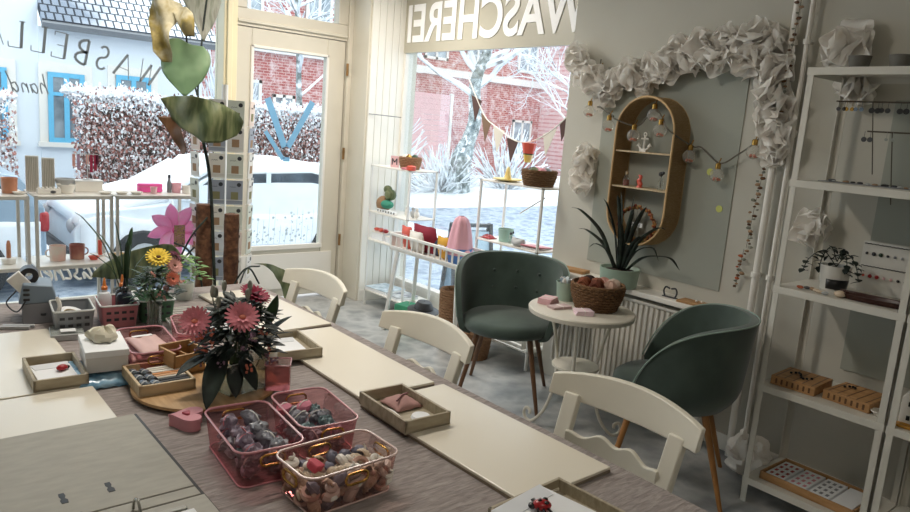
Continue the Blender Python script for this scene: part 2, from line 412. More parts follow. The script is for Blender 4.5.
def stroke(g, pts, w, y=Yd, wx=None):
    for a, b in zip(pts[:-1], pts[1:]): g.bar((a[0], y, a[1]), (b[0], y, b[1]), .003, w) if False else g.add(*_flat(a, b, w, y))
def _flat(a, b, w, y):
    d = Vector((b[0]-a[0], b[1]-a[1])).normalized(); n = Vector((-d.y, d.x))*w/2
    vs = []
    for yy in (y, y+.003):
        for p, sgn in ((a, 1), (a, -1), (b, -1), (b, 1)): vs.append((p[0]+n.x*sgn, yy, p[1]+n.y*sgn))
    return vs, [(0, 1, 2, 3), (7, 6, 5, 4), (0, 4, 5, 1), (1, 5, 6, 2), (2, 6, 7, 3), (3, 7, 4, 0)]
stroke(g, [(2.53, 1.66), (2.69, 1.28)], .055); stroke(g, [(2.93, 1.66), (2.72, 1.28)], .05)
stroke(g, [(2.52, 1.40), (2.68, 1.18), (2.74, 1.18)], .035)
lab(g.done('blue_logo', DECAL, dr, smooth=False), 'blue letter film on the glass')
FLD = clear('frost_film', '#dfeef5', .6, .05)
g = G()
for i in range(70):
    x = 2.41+.56*rnd.random(); z = .5+.24*rnd.random()**1.5
    g.lathe([(.004+.009*rnd.random(), 0), (.003, .002)], (0, 0, 0), 6, Matrix.Translation((x, 5.402, z)) @ Matrix.Rotation(pi/2, 4, 'X'))
for i in range(12):
    x = 2.42+.05*i; g.tube([(x, 5.402, .48), (x+.01, 5.402, .6+.2*rnd.random())], .0015, 4)
g.done('flower_decal', FLD, dr)
# base boards, sill, radiator niche panel
struct(G().bb(XW-.02, XW, Y0, 1.78, 0, .09).done('baseboard_right', WHITE, bevel=.004, smooth=False))
struct(G().bb(3.245, XW, 1.76, 3.0, .71, .74).done('trim_5', WHITE, bevel=.005, smooth=False))
struct(G().bb(XW-.006, XW+.01, 1.86, 2.74, .815, 1.96).done('trim_6', PANEL, smooth=False))
struct(G().bb(XW-.006, XW+.01, .5, 1.19, 1.20, 1.80).done('trim_7', PANEL, smooth=False))
struct(G().bb(XW-.006, XW+.01, .5, 1.22, .60, .92).done('trim_8', PANEL, smooth=False))

# ============================================================ OUTSIDE
GZ = -.45
SLUSH = speckle('slushy_street', ['#7f8da0', '#98a5b6', '#b9c4d1', '#8a98aa'], 5, .8, 6, bump=.3)
g = G(); g.bb(-30, 60, 5.6, 80, GZ-.1, GZ); g.bb(3.85, 60, -20, 5.6, GZ-.1, GZ)
struct(g.done('ground', SLUSH, smooth=False))
g = G()
def bank(x0, x1, y0, y1, h, seed):
    def fn(u, v):
        x = x0+(x1-x0)*u; y = y0+(y1-y0)*v; e = min(1, 6*min(u, 1-u), 6*min(v, 1-v))
        return (x, y, GZ-.05+e**.5*(h+.12*noise.noise((x*.6, y*.6, seed))))
    g.sheet(40, 24, fn)
bank(10, 34, 13.5, 21.8, .32, 1); bank(-6, 9, 9.9, 12.5, .16, 2)
tag(g.done('snow_bank', SNOW), 'white snow lying along the far side of the street', 'snow', kind='stuff')
# house
HW = mat('house_render', '#e6eef5', .9, var=.04, vs=.8)
ROOFM = speckle('snowy_tiles', ['#50565f', '#f2f5fa', '#f8fafc'], 2.6, .8, 6, stretch=(1, 1, 1))
def roofmat():
    t = NT('snow_dusted_pantiles'); b = t.n('BsdfPrincipled'); t.l(b.outputs[0], t.out.inputs[0]); _set(b, 'Roughness', .8)
    tc = t.n('TexCoord'); k = t.n('TexBrick', Scale=1.0); _set(k, 'Brick Width', .13); _set(k, 'Row Height', .19); _set(k, 'Mortar Size', .018); _set(k, 'Mortar Smooth', .3)
    t.l(tc.outputs['Object'], k.inputs[0])
    for nme, c in (('Color1', '#f6f8fb'), ('Color2', '#ffffff'), ('Mortar', '#4c535d')): _set(k, nme, lin(c))
    n = t.n('TexNoise', Scale=.7, Detail=3.0); t.l(tc.outputs['Object'], n.inputs['Vector'])
    sp = t.n('SeparateXYZ'); t.l(tc.outputs['Object'], sp.inputs[0])
    a = t.n('Math', operation='MULTIPLY_ADD'); t.l(sp.outputs[0], a.inputs[0]); a.inputs[1].default_value = .28; t.l(n.outputs[0], a.inputs[2])
    cr = t.n('ValToRGB'); cr.color_ramp.elements[0].position = .55; cr.color_ramp.elements[1].position = .85; t.l(a.outputs[0], cr.inputs[0])
    mx = t.n('Mix', data_type='RGBA'); mx.inputs[6].default_value = lin('#8d96a3'); mx.inputs[7].default_value = lin('#fbfcff')
    t.l(cr.outputs[0], mx.inputs[0])
    m2 = t.n('Mix', data_type='RGBA', blend_type='MULTIPLY'); m2.inputs[0].default_value = 1; t.l(mx.outputs[2], m2.inputs[6]); t.l(k.outputs[0], m2.inputs[7])
    t.l(m2.outputs[2], b.inputs['Base Color']); return t.m
hs = T('house', 'pale blue rendered house with sky-blue windows and a snowy tiled roof', 'house', (2.45, 14, GZ-.03))
G().bb(0, 2.75, 0, 5, 0, 3.15).done('wall', HW, hs, smooth=False)
G().bb(-5.5, 0, .02, 5, 0, 7.5).done('gable_wall', HW, hs, smooth=False)
L = math.hypot(3.6, 3.4)
rf = G().bb(0, 2.9, 0, L, -.06, .06).done('roof', roofmat(), hs, smooth=False, loc=(0, -.3, 3.2), rot=(math.atan2(3.4, 3.6), 0, 0))
g = G(); g.bb(0, 2.9, -.06, .0, -.08, .04); g.done('gutter', GREY, rf)
sk = G().bb(.72, 1.32, 1.02, 1.75, .06, .13).done('skylight', GREY, rf, smooth=False)
G().bb(.78, 1.26, 1.08, 1.69, .125, .14).done('pane', mat('pale_pane', '#e4ecf2', .2), rf, smooth=False)
HP = mat('dark_window_pane', '#5c6a74', .1, col2='#9aa6ad', vs=3)
def hwin(x0, x1, z0, z1, bars=1, tr=.36):
    W = T  # window > pane
    g = G(); g.bb(x0-.13, x1+.13, -.03, 0, z0-.0, z1+.15); g.bb(x0-.16, x1+.16, -.1, 0, z0-.08, z0)
    s = g.done('window_surround', WHITE, hs, smooth=False)
    g = G(); w_ = .08; xm = (x0+x1)/2; zt = z1-tr
    for a, b in ((x0, x0+w_), (xm-.04, xm+.04), (x1-w_, x1)): g.bb(a, b, -.06, -.02, z0, z1)
    for a, b in ((z0, z0+w_), (zt-.03, zt+.03), (z1-w_, z1)): g.bb(x0, x1, -.058, -.022, a, b)
    o = g.done('window', SKYB, hs, smooth=False)
    G().bb(x0, x1, -.04, -.032, z0, z1).done('pane', HP, o, smooth=False)
hwin(.11, .68, 1.24, 2.42); hwin(1.19, 1.79, 1.3, 2.48); hwin(-1.05, -.48, 1.24, 2.42)
# hedges of snow-covered beech
HEDM = None
def hedge_mat():
    t = NT('beech_leaves'); b = t.n('BsdfPrincipled'); t.l(b.outputs[0], t.out.inputs[0]); _set(b, 'Roughness', .8)
    ge = t.n('NewGeometry'); cr = t.n('ValToRGB'); cr.color_ramp.interpolation = 'CONSTANT'; e = cr.color_ramp.elements
    for i, (p, c) in enumerate([(0, '#8e5a52'), (.18, '#b07a70'), (.34, '#6b4a44'), (.42, '#c59c94'), (.56, '#e9dfe0'), (.74, '#f8fafc')]):
        if i > 1: e.new(p)
        e[i].position = p; e[i].color = lin(c)
    t.l(ge.outputs['Random Per Island'], cr.inputs[0]); t.l(cr.outputs[0], b.inputs['Base Color']); return t.m
HEDM = hedge_mat()
def hedge(x0, x1, h, label, n, seed):
    q = random.Random(seed); g = G(); d = .7
    g2 = G(); g3 = G()
    for i in range(n*2):
        x = x0+(x1-x0)*q.random(); top = h+.1*noise.noise((x*1.5, seed, 0)); face = q.random()
        z = q.random()*top if face < .75 else top
        y = (0 if face < .75 else d*q.random())+.06*q.gauss(0, 1)
        z += .05*q.gauss(0, 1); s = .017+.02*q.random()
        M = Matrix.Translation((x, y, z)) @ Euler((q.random()*6, q.random()*6, q.random()*6)).to_matrix().to_4x4()
        (g3 if z > top-.42*q.random() and q.random() < .85 else g).add([(-s, 0, 0), (0, -s*.6, .01), (s, 0, 0), (0, s*.6, .01)], [(0, 1, 2, 3)], M)
    for i in range(int((x1-x0)*110)):
        x = x0+(x1-x0)*q.random(); top = h+.1*noise.noise((x*1.5, seed, 0)); dd_ = q.random()
        g2.sph((x, d*dd_, top), (.025+.045*q.random()), (1.4, 1, .7), 8, 6, jit=.5, seed=i)
    r = T('hedge', label, 'hedge', (0, 10.9, GZ))
    g.done('foliage', HEDM, r, smooth=False)
    G().bb(x0+.22, x1-.22, .14, d-.08, 0, h-.14).done('branches', mat('hedge_core', '#5f4a45', .9, var=.4, vs=20), r, smooth=False)
    g2.done('snow_cap', SNOW, r); g3.done('snowy_leaves', SNOW, r, smooth=False)
hedge(2.3, 6.9, 2.05, 'long snow-topped russet hedge in front of the pale blue house', 15000, 3)
hedge(-1.6, 1.62, 1.93, 'russet snowy hedge to the left, cut off by the photo edge', 7000, 4)
# cars
CGL = mat('car_glass', '#59656f', .12, col2='#2d363f', vs=3)
TYRE = mat('tyre', '#2b2d30', .8)
def car(name, label, x, y, rz, paint, snowy=True):
    r = T(name, label, 'car', (x, y, GZ), rz)
    prof = [(-1.85, .25), (-1.86, .62), (-1.75, .82), (-.85, .95), (-.3, 1.28), (.9, 1.32), (1.65, 1.2), (1.85, .9), (1.86, .3)]
    g = G(); n = len(prof)
    rings = []
    for yy, k in ((-.8, 0), (-.72, 1), (.72, 1), (.8, 0)):
        for px, pz in prof:
            z = pz if k else (pz if pz < .9 else .9+(pz-.9)*.1)
            ins = .12 if (pz > 1 and k) else 0
            rings.append((px, yy, z))
    vs = rings
    fs = [(j*n+i, j*n+(i+1) % n, (j+1)*n+(i+1) % n, (j+1)*n+i) for j in range(3) for i in range(n)]+[tuple(range(n)), tuple(range(4*n-1, 3*n-1, -1))]
    g.add(vs, fs); b = g.done('body', paint, r, bevel=.05, seg=3)
    cab = [(-.84, .88), (-.32, 1.24), (.9, 1.28), (1.45, 1.16), (1.64, .88)]
    for sd in (-1, 1):
        M = Matrix(((1, 0, 0, 0), (0, 0, 1, 0), (0, 1, 0, 0), (0, 0, 0, 1)))
        g = G(); g.prism([(a, z) for a, z in cab], sd*.735-.02, sd*.735+.02, M); o = g.done('side_window', CGL, r, smooth=False)
        g = G(); g.bb(.28, .34, sd*.73-.03, sd*.73+.03, .95, 1.28); g.done('pillar', paint, o, smooth=False)
    g = G(); g.add([(-.93, -.66, .97), (-.93, .66, .97), (-.34, .6, 1.285), (-.34, -.6, 1.285)], [(0, 1, 2, 3)]); g.done('windscreen', CGL, r, solid=.02, smooth=False)
    for sx in (-1.18, 1.2):
        for sy in (-.78, .78):
            g = G(); g.lathe([(.1, -.1), (.3, -.1), (.32, -.05), (.32, .05), (.3, .1), (.1, .1)], (0, 0, 0), 20, Matrix.Translation((sx, sy, .31)) @ Matrix.Rotation(pi/2, 4, 'X'))
            o = g.done('wheel', TYRE, r)
            g = G(); g.lathe([(.18, -.115), (.18, .115)], (0, 0, 0), 16, Matrix.Translation((sx, sy, .31)) @ Matrix.Rotation(pi/2, 4, 'X')); g.done('hubcap', LGREY, o)
    for sy in (-.62, .62):
        G().box(1.84, sy*1.08, .76, .09, .30, .2).done('tail_light', RED, r, bevel=.03)
        G().sph((-1.84, sy, .66), .1, (.5, 1.3, .8)).done('headlight', LGREY, r)
    G().box(-.72, -.9, 1.0, .12, .2, .12).done('mirror', paint, r, bevel=.03)
    G().bb(-1.9, -1.84, -.75, .75, .28, .42).done('bumper', DARK, r, bevel=.02)
    if snowy:
        g = G()
        def top(u, v):
            x_ = -.42+1.95*u; yy = -.74+1.48*v; e = min(1, 8*min(u, 1-u), 8*min(v, 1-v))
            return (x_, yy, 1.26+.14*e**.4+.03*noise.noise((x_*2, yy*2, 1)) - (.1*max(0, x_-.95)))
        def hood(u, v):
            x_ = -1.86+.98*u; yy = -.78+1.56*v; e = min(1, 8*min(u, 1-u), 8*min(v, 1-v))
            return (x_, yy, .74+.2*u+.12*e**.4+.04*noise.noise((x_*2, yy*2, 5)))
        g.sheet(18, 14, top); g.sheet(14, 14, hood)
        g.sheet(10, 14, lambda u, v: (-.97+.55*u, -.70+1.4*v, .97+.31*u+.03))
        def side(u, v):
            x_ = -1.8+3.6*u; return (x_, -.83-.02*noise.noise((x_*3, v*4, 0)), .36+.40*v+.05*noise.noise((x_*2.3, 3, 0)))
        g.sheet(40, 8, side)
        g.done('snow_cover', SNOW, r, solid=.06, off=-1)
    return r
car('parked_car', 'snow-buried white car parked across the street, seen through the front window', 3.55, 8.9, 0, mat('white_car_paint', '#e6edf2', .3))
c2 = car('parked_car', 'blue-grey car with a red tail light at the left edge of the photo', -.44, 8.75, 0, mat('blue_car_paint', '#8fa3b5', .3), True)
# brick buildings
BR = brick('red_brick', '#b5625e', '#a3524f', '#cba5a0', 1, .26, .09, .012)
BRP = brick('pink_brick', '#dba0a0', '#cf9090', '#e8c6c4', 1, .26, .09, .012)
SKYG = mat('street_pane', '#7c8890', .15, col2='#b9c4cb', vs=2)
def building(name, label, x, y, z, wid, h, m, wins, rz=0, cornice=None):
    r = T(name, label, 'building', (x, y, z), rz)
    G().bb(0, wid, 0, 6, 0, h).done('wall', m, r, smooth=False)
    g = G(); g.bb(-.2, wid+.2, -.3, 6.2, h, h+.25); g.done('roof', SNOW, r, smooth=False)
    if cornice: 
        g = G()
        for z_ in cornice: g.bb(0, wid, -.18, 0, z_, z_+.28)
        g.done('cornice', mat('stone_band', '#e9e6e2', .8), r, smooth=False)
    for a, b, c_, d in wins:
        g = G(); 
        for q0, q1 in ((a, a+.1), ((a+b)/2-.05, (a+b)/2+.05), (b-.1, b)): g.bb(q0, q1, -.08, 0, c_, d)
        for q0, q1 in ((c_, c_+.1), (d-.1, d)): g.bb(a, b, -.08, 0, q0, q1)
        o = g.done('window', WHITE, r, smooth=False); G().bb(a, b, -.04, -.01, c_, d).done('pane', SKYG, o, smooth=False)
    return r
building('brick_building', 'red brick building far behind the hedge, seen through the door glass', 8.3, 22.5, GZ, 8.4, 8.5, BR, [(1.0, 2.0, 1.5, 3.0), (2.4, 3.2, 1.2, 2.6), (5.4, 6.4, 1.5, 3.2), (7.0, 8.0, 4.2, 5.6), (7.0, 8, 1.5, 3.0), (1, 2, 4.8, 6.2), (3.5, 4.5, 4.8, 6.2), (5.4, 6.4, 4.8, 6.2)], cornice=[3.9])
building('brick_building', 'long red brick building across the street, right behind the big bare tree', 16.8, 23.5, GZ, 9, 9, BR, [(.8, 2.0, 4.6, 6.0), (3.0, 4.2, 4.6, 6.0), (6, 7.2, 4.6, 6), (.8, 2, 1, 2.6), (6, 7.2, .9, 2.5)], cornice=[4.0, 7.0])
building('brick_building', 'pale pinkish brick house with snowy roof at the far right of the bay window', 24.5, 19.5, GZ, 8, 6.0, BRP, [(1.0, 2.2, 1.2, 2.6), (3.6, 4.8, 1.2, 2.6), (1, 2.2, 3.8, 5.0), (3.6, 4.8, 3.8, 5)], cornice=[3.2])
r = T('garden_screen', 'pale pink screen of horizontal boards behind the snowy bushes', 'screen', (12.2, 17.1, GZ))
g = G()
for i in range(14): g.bb(0, 1.75, -.02, .02, .75+i*.155, .75+i*.155+.148)
g.done('board_panel', mat('pale_pink_boards', '#ecbcbd', .7), r, smooth=False)
g = G(); g.bb(-.05, .05, -.05, .05, 0, 2.95); g.done('post', WHITE, r); g = G(); g.bb(1.7, 1.8, -.05, .05, 0, 2.95); g.done('post', WHITE, r)
# trees
BARK = speckle('snowy_bark', ['#4f5553', '#7b8381', '#a9b0b0', '#f2f5f8'], 6, .9, 6, snow=.25)
BRN = speckle('frosted_twigs', ['#8d8a8c', '#e8eef2', '#f8fafc'], 3, .9, 3, snow=.9)
def tree(label, x, y, z, r0, hgt, seed, trunk, nb=14, bl=2.4, lean=(0, 0), depth=3):
    q = random.Random(seed); t = T('bare_tree', label, 'tree', (x, y, z))
    g = G(); pts = [(lean[0]*k/trunk*1.0, lean[1]*k/trunk, k*hgt/trunk) for k in range(trunk+1)]
    pts = [(p[0]+.1*q.gauss(0, 1)*(i > 0), p[1], p[2]) for i, p in enumerate(pts)]
    g.tube(spl(pts, 4), [r0*(1.35-.5*min(1, i/6)) if i < 6 else r0*(.85-.6*(i/(trunk*4))) for i in range(trunk*4+1)], 10)
    g.done('trunk', BARK, t)
    b = G()
    def br(p, d, l, r, dep):
        pp = [p]; d = d.normalized()
        for i in range(4):
            d = (d+Vector((q.gauss(0, .22), q.gauss(0, .22), q.gauss(0, .16)+.04))).normalized(); pp.append(pp[-1]+d*l/4)
        b.tube(pp, [r*(1-.17*i) for i in range(5)], 5)
        if dep:
            for k in range(4):
                i = q.choice((1, 2, 3, 4)); br(pp[i], d+Vector((q.gauss(0, .7), q.gauss(0, .5), q.gauss(0, .6)+.2)), l*.6, r*.5, dep-1)
    for k in range(nb):
        u = .42+.58*q.random(); i = min(trunk-1, int(u*trunk)); fr = u*trunk-i
        p = Vector(pts[i]).lerp(Vector(pts[i+1]), fr); a = q.random()*6.28
        br(p, Vector((cos(a), sin(a)*.6, .5)), bl*(.6+.6*q.random()), r0*.33, depth)
    b.done('branches', BRN, t); return t
tree('large snow-dusted bare tree with a thick trunk seen through the bay window', 12.9, 15.3, GZ, .30, 6.5, 5, 6, 18, 3.0, (1.5, .3))
tree('slim frosted bare tree whose branches cross behind the door glass', 7.6, 14.6, GZ, .11, 5.6, 8, 5, 16, 2.6, (-.3, 0))
tree('thin frosted bare tree far right behind the bay window', 18.6, 16.4, GZ, .12, 5.0, 11, 5, 16, 2.4, (.2, 0))
def bush(label, x, y, z, rx, h, seed, n=700):
    q = random.Random(seed); g = G(); r = T('snowy_bush', label, 'bush', (x, y, z))
    for i in range(n//6):
        a = q.random()*6.28; e = q.random()*1.2+.2; d = Vector((cos(a)*cos(e), sin(a)*cos(e), sin(e)))
        p = Vector((0, 0, 0)); pp = [p]
        for k in range(4):
            d = (d+Vector((q.gauss(0, .25), q.gauss(0, .25), q.gauss(0, .2)))).normalized(); p = p+Vector((d.x*rx/3.3, d.y*rx/3.3, d.z*h/3.6)); pp.append(p)
        g.tube(pp, [.035, .03, .025, .02, .012], 4)
    g.done('twigs', BRN, r); return r
bush('snowy bush left of the pink screen across the street', 10.6, 16.2, GZ, 1.5, 2.9, 21)
bush('snowy bush below the pink screen beside the thick tree trunk', 12.6, 15.6, GZ, 1.1, 1.4, 22)
bush('snowy bush to the right of the thick tree trunk', 15.7, 16.2, GZ, 1.3, 2.0, 23)
bush('snowy bush at the far right behind the bay window', 19.6, 15.4, GZ, 1.6, 2.2, 24)
bush('snowy bush in front of the brick wall, left part of the door glass', 6.9, 17.2, GZ, 1.0, 3.6, 25)
r = T('pavement_sign', 'grey folding pavement sign outside the bay window', 'sign', (5.1, 5.75, GZ), radians(-20))
for s_ in (-1, 1):
    g = G(); g.bar((-.22, s_*.25, 0), (-.22, s_*.02, .98), .035); g.bar((.22, s_*.25, 0), (.22, s_*.02, .98), .035); g.bar((-.22, s_*.02, .96), (.22, s_*.02, .96), .035); g.done('frame', DARK, r)
    g = G(); g.add([(-.2, s_*.21, .15), (.2, s_*.21, .15), (.2, s_*.04, .9), (-.2, s_*.04, .9)], [(0, 1, 2, 3)]); g.done('board', mat('blue_grey_board', '#a9c0cf', .5), r, solid=.01)

# ============================================================ CEILING LAMPS (above the frame)
def ceiling_lamp(x, y, power, label, sz=.9):
    r = T('ceiling_lamp', label, 'lamp', (x, y, ZC))
    G().bb(-sz/2, sz/2, -.09, .09, -.06, -.0).done('housing', WHITE, r, bevel=.005)
    G().bb(-sz/2+.02, sz/2-.02, -.075, .075, -.068, -.058).done('diffuser', glow('warm_diffuser', '#fff0d8', 6), r, smooth=False)
    l = bpy.data.lights.new('lamp_light', 'AREA'); l.shape = 'RECTANGLE'; l.size = sz-.04; l.size_y = .15; l.energy = power; l.color = (1, .93, .84)
    o = bpy.data.objects.new('lamp_light', l); COL.objects.link(o); o.parent = r; o.location = (0, 0, -.08)
ceiling_lamp(2.6, 4.3, 25, 'long warm ceiling light near the bay window')
ceiling_lamp(1.0, 2.6, 20, 'long warm ceiling light above the far end of the table')
ceiling_lamp(.3, -.4, 6, 'long warm ceiling light at the back of the room')

# ============================================================ TABLE + CLOTH
t = T('work_table', 'long work table hidden under the grey-taupe tablecloth', 'table', (.78, 1.6, 0))
G().bb(-.6, .6, -1.5, 1.5, .70, .735).done('tabletop', WHITE, t, bevel=.004)
for sx in (-.54, .54):
    for sy in (-1.4, 1.4): G().box(sx, sy, .35, .06, .06, .7).done('leg', WHITE, t, bevel=.005)
def cloth_mat():
    t = NT('crinkled_taupe_cloth'); b = t.n('BsdfPrincipled'); t.l(b.outputs[0], t.out.inputs[0]); _set(b, 'Roughness', .9)
    tc = t.n('TexCoord'); mp = t.n('Mapping'); t.l(tc.outputs['Object'], mp.inputs[0]); _set(mp, 'Scale', (22, 120, 1)); _set(mp, 'Rotation', (0, 0, .08))
    n = t.n('TexNoise', Scale=1.0, Detail=3.0, Distortion=.6); t.l(mp.outputs[0], n.inputs['Vector'])
    cr = t.n('ValToRGB'); cr.color_ramp.elements[0].color = lin('#857c79'); cr.color_ramp.elements[1].color = lin('#a89f9b')
    cr.color_ramp.elements[0].position = .3; cr.color_ramp.elements[1].position = .7
    t.l(n.outputs[0], cr.inputs[0]); t.l(cr.outputs[0], b.inputs['Base Color'])
    bp = t.n('Bump', Strength=.8, Distance=.004); t.l(n.outputs[0], bp.inputs['Height']); t.l(bp.outputs[0], b.inputs['Normal']); return t.m
def clothf():
    g = G(); x0, x1, y0, y1 = .15, 1.415, .08, 3.12
    loop = rr(x1-x0, y1-y0, .02, 3); n = len(loop); cx, cy = (x0+x1)/2, (y0+y1)/2
    fine = []
    for i in range(n):
        a = loop[i]; b = loop[(i+1) % n]; L = math.hypot(b[0]-a[0], b[1]-a[1]); k = max(1, int(L/.07))
        for j in range(k): fine.append((a[0]+(b[0]-a[0])*j/k, a[1]+(b[1]-a[1])*j/k))
    n = len(fine); vs = []
    for k, (dz, o) in enumerate(((0, 0), (-.008, .006), (-.06, .010), (-.11, .012))):
        for i, (a, b) in enumerate(fine):
            s = 1+(o+(.010*sin(i*.9)*(k == 3)+.005*sin(i*.9)*(k == 2)))/.6
            vs.append((cx+a*s, cy+b*(1+(s-1)*.4), .75+dz))
    fs = [(k*n+i, k*n+(i+1) % n, (k+1)*n+(i+1) % n, (k+1)*n+i) for k in range(3) for i in range(n)]
    fs.append(tuple(range(n)))
    g.add(vs, fs); return g.done('tablecloth', cloth_mat(), solid=.004, off=-1)
tag(clothf(), 'grey-taupe crinkled cloth covering the long work table', 'tablecloth')
TZ = .75

# placement boards
def board(x0, x1, y0, y1, label, z=TZ+.001, rz=0):
    r = T('craft_board', label, 'board', ((x0+x1)/2, (y0+y1)/2, z), rz, 'cream craft boards on the table')
    w_, d = (x1-x0)/2, (y1-y0)/2
    G().bb(-w_, w_, -d, d, 0, .006).done('underside', BOARDE, r, smooth=False)
    G().bb(-w_, w_, -d, d, .006, .014).done('board_top', BOARDM, r, bevel=.002, smooth=False)
board(1.10, 1.37, 2.32, 2.95, 'cream board on the window side, farthest, holding the small red-beetle tray', rz=radians(2))
board(1.08, 1.35, 1.63, 2.29, 'cream board in the middle of the window-side row', rz=radians(-1))
board(1.06, 1.365, .96, 1.60, 'cream board nearest the camera in the window-side row', rz=radians(1))
board(.19, .47, 2.07, 2.67, 'bright board on the left side, far one of the two')
board(.19, .47, 1.40, 2.06, 'bright board on the left side, partly under the grey ring binder')

# shallow trays with envelope + beetle
def beetle(parent_name, x, y, z, rz, label, s=1, dark=False):
    r = T('ladybird_figure', label, 'ladybird', (x, y, z), rz)
    g = G(); g.sph((0, 0, .007*s), .014*s, (1.15, .9, .65), 12, 8); g.done('shell', RED, r)
    g = G(); g.sph((.016*s, 0, .005*s), .007*s, (1, 1.1, .7)); 
    if dark:
        for k in range(3):
            for sd in (-1, 1): g.tube([(-.008*s+k*.008*s, sd*.01*s, .006*s), (-.012*s+k*.011*s, sd*.02*s, .006*s), (-.014*s+k*.013*s, sd*.027*s, .0)], .0022*s, 5)
        for sx, sy in ((-.006, .006), (-.006, -.006), (.004, 0)): g.sph((sx*s, sy*s, .0145*s), .0045*s, (1, 1, .5))
    g.done('head', BLACK, r)
def tray(x, y, w_, d, rz, label, h=.032, m=WOODG, z=TZ, th=.008):
    r = T('shallow_tray', label, 'tray', (x, y, z), rz)
    g = G(); g.bb(-w_/2, w_/2, -d/2, d/2, 0, .005); g.done('tray_base', m, r, smooth=False)
    g = G(); g.bb(-w_/2, -w_/2+th, -d/2, d/2, 0, h); g.bb(w_/2-th, w_/2, -d/2, d/2, 0, h); g.bb(-w_/2, w_/2, -d/2, -d/2+th, 0, h); g.bb(-w_/2, w_/2, d/2-th, d/2, 0, h)
    g.done('rim', m, r, bevel=.0015, smooth=False); return r
def envelope(x, y, w_, d, rz, z, label, tilt=0):
    r = T('envelope', label, 'envelope', (x, y, z), rz, rot=(tilt, 0, rz))
    G().bb(-w_/2, w_/2, -d/2, d/2, 0, .004).done('pocket', PAPER, r, bevel=.001, smooth=False)
    g = G(); g.prism([(-w_/2, d/2), (w_/2, d/2), (w_/2*.85, d/2-.045), (-w_/2*.85, d/2-.045)], .004, .0055); g.done('flap', mat('envelope_flap', '#dfe2e6', .8), r, smooth=False)
tray(1.07, 2.11, .19, .22, radians(-6), 'small grey wood tray with white envelope on the middle window-side board', z=TZ+.0155)
envelope(1.065, 2.12, .145, .17, radians(-8), TZ+.022, 'white envelope lying in the small tray behind the front bouquet')
beetle('', 1.05, 2.17, TZ+.0285, 1.2, 'red ladybird on the envelope behind the front bouquet')
tray(.40, 2.18, .135, .215, radians(-2), 'small wood tray with envelope on the left far board', z=TZ+.0155)
envelope(.40, 2.18, .10, .17, 0, TZ+.022, 'white envelope in the small tray on the left board')
beetle('', .42, 2.19, TZ+.0285, .4, 'red ladybird on the envelope at the left')
tray(1.115, 1.475, .145, .235, radians(-2), 'grey wood tray holding a pink pouch and a white pad', z=TZ+.016, h=.035)
r = T('pink_pouch', 'small dusty pink cloth pouch in the grey tray', 'pouch', (1.135, 1.515, TZ+.022))
g = G(); g.sheet(14, 12, lambda u, v: (-.042+.084*u, -.045+.09*v, .004+.02*(sin(pi*u)*sin(pi*v))**.6+.004*noise.noise((u*5, v*5, 2)))); g.done('cloth_body', mat('dusty_pink_cloth', '#b98f8a', .9, bump=.4, bs=120), r, solid=.003)
g = G(); g.tube([(-.03, -.02, .025), (0, 0, .029), (.035, .02, .022)], .003, 6); g.done('drawstring', mat('mauve_cord', '#9a6f70', .8), r)
tag(G().lathe([(.0, 0), (.024, 0), (.027, .004), (.024, .011), (.0, .012)], (1.125, 1.41, TZ+.0225), 24, caps=False).done('cotton_pad', PAPER), 'round white pad in the near end of the grey tray', 'pad')
r = T('white_ribbon', 'white ribbon strip along the left side of the grey tray', 'ribbon', (1.067, 1.49, TZ+.022))
g = G(); g.bb(-.011, .011, -.095, .095, 0, .006); g.done('strip', PAPER, r, bevel=.002)
g = G(); g.tube([(-.002, -.09, .008), (.004, -.03, .012), (-.004, .04, .01), (.003, .09, .008)], .004, 6); g.done('fold', WHITE, r)
r.name = 'white_ribbon'
tray(1.08, .845, .23, .24, radians(3), 'wood tray with white envelope at the bottom edge of the photo', z=TZ+.003)
envelope(1.045, .84, .17, .22, radians(8), TZ+.037, 'large white envelope lying askew on the tray at the bottom edge', 0)
beetle('', 1.04, .885, TZ+.0435, 2.5, 'red and black ladybird figure on the envelope at the bottom edge', 1.25, True)

# binder
BIND = mat('grey_binder_board', '#a9a69b', .6, var=.12, vs=6, stretch=(3, 8, 1), bump=.1, bs=150)
r = T('ring_binder', 'open grey ring binder lying at the lower left of the table', 'binder', (.0, 0, TZ+.016), radians(0))
G().bb(-.02, .505, 1.375, 1.80, 0, .006).done('front_cover', BIND, r, bevel=.002, smooth=False)
G().bb(-.02, .505, 1.335, 1.371, 0, .006).done('spine', BIND, r, bevel=.002, smooth=False)
G().bb(-.02, .51, .98, 1.331, 0, .006).done('back_cover', BIND, r, bevel=.002, smooth=False)
G().bb(-.022, .512, .978, 1.803, -.003, .0035).done('edge_lining', BLACK, r, smooth=False)
for x in (.275, .36):
    o = G().prism([(x-.006, 1.432), (x+.006, 1.432), (x+.007, 1.445), (x+.003, 1.452), (x+.006, 1.462), (x+.005, 1.474), (x-.005, 1.474), (x-.006, 1.462), (x-.003, 1.452), (x-.007, 1.445)], .0055, .0068).done('slot', BLACK, r, smooth=False)
for x in (.28, .375):
    g = G(); g.tube([(x, 1.318+.024*cos(a), .008+.03*sin(a)) for a in [pi*k/12 for k in range(13)]], .003, 8); g.done('ring', mat('nickel', '#b9b7b0', .25, metal=.9), r)
G().bb(.08, .46, 1.285, 1.30, .006, .012).done('ring_bar', mat('nickel_bar', '#a9a8a2', .3, metal=.8), r, bevel=.002)
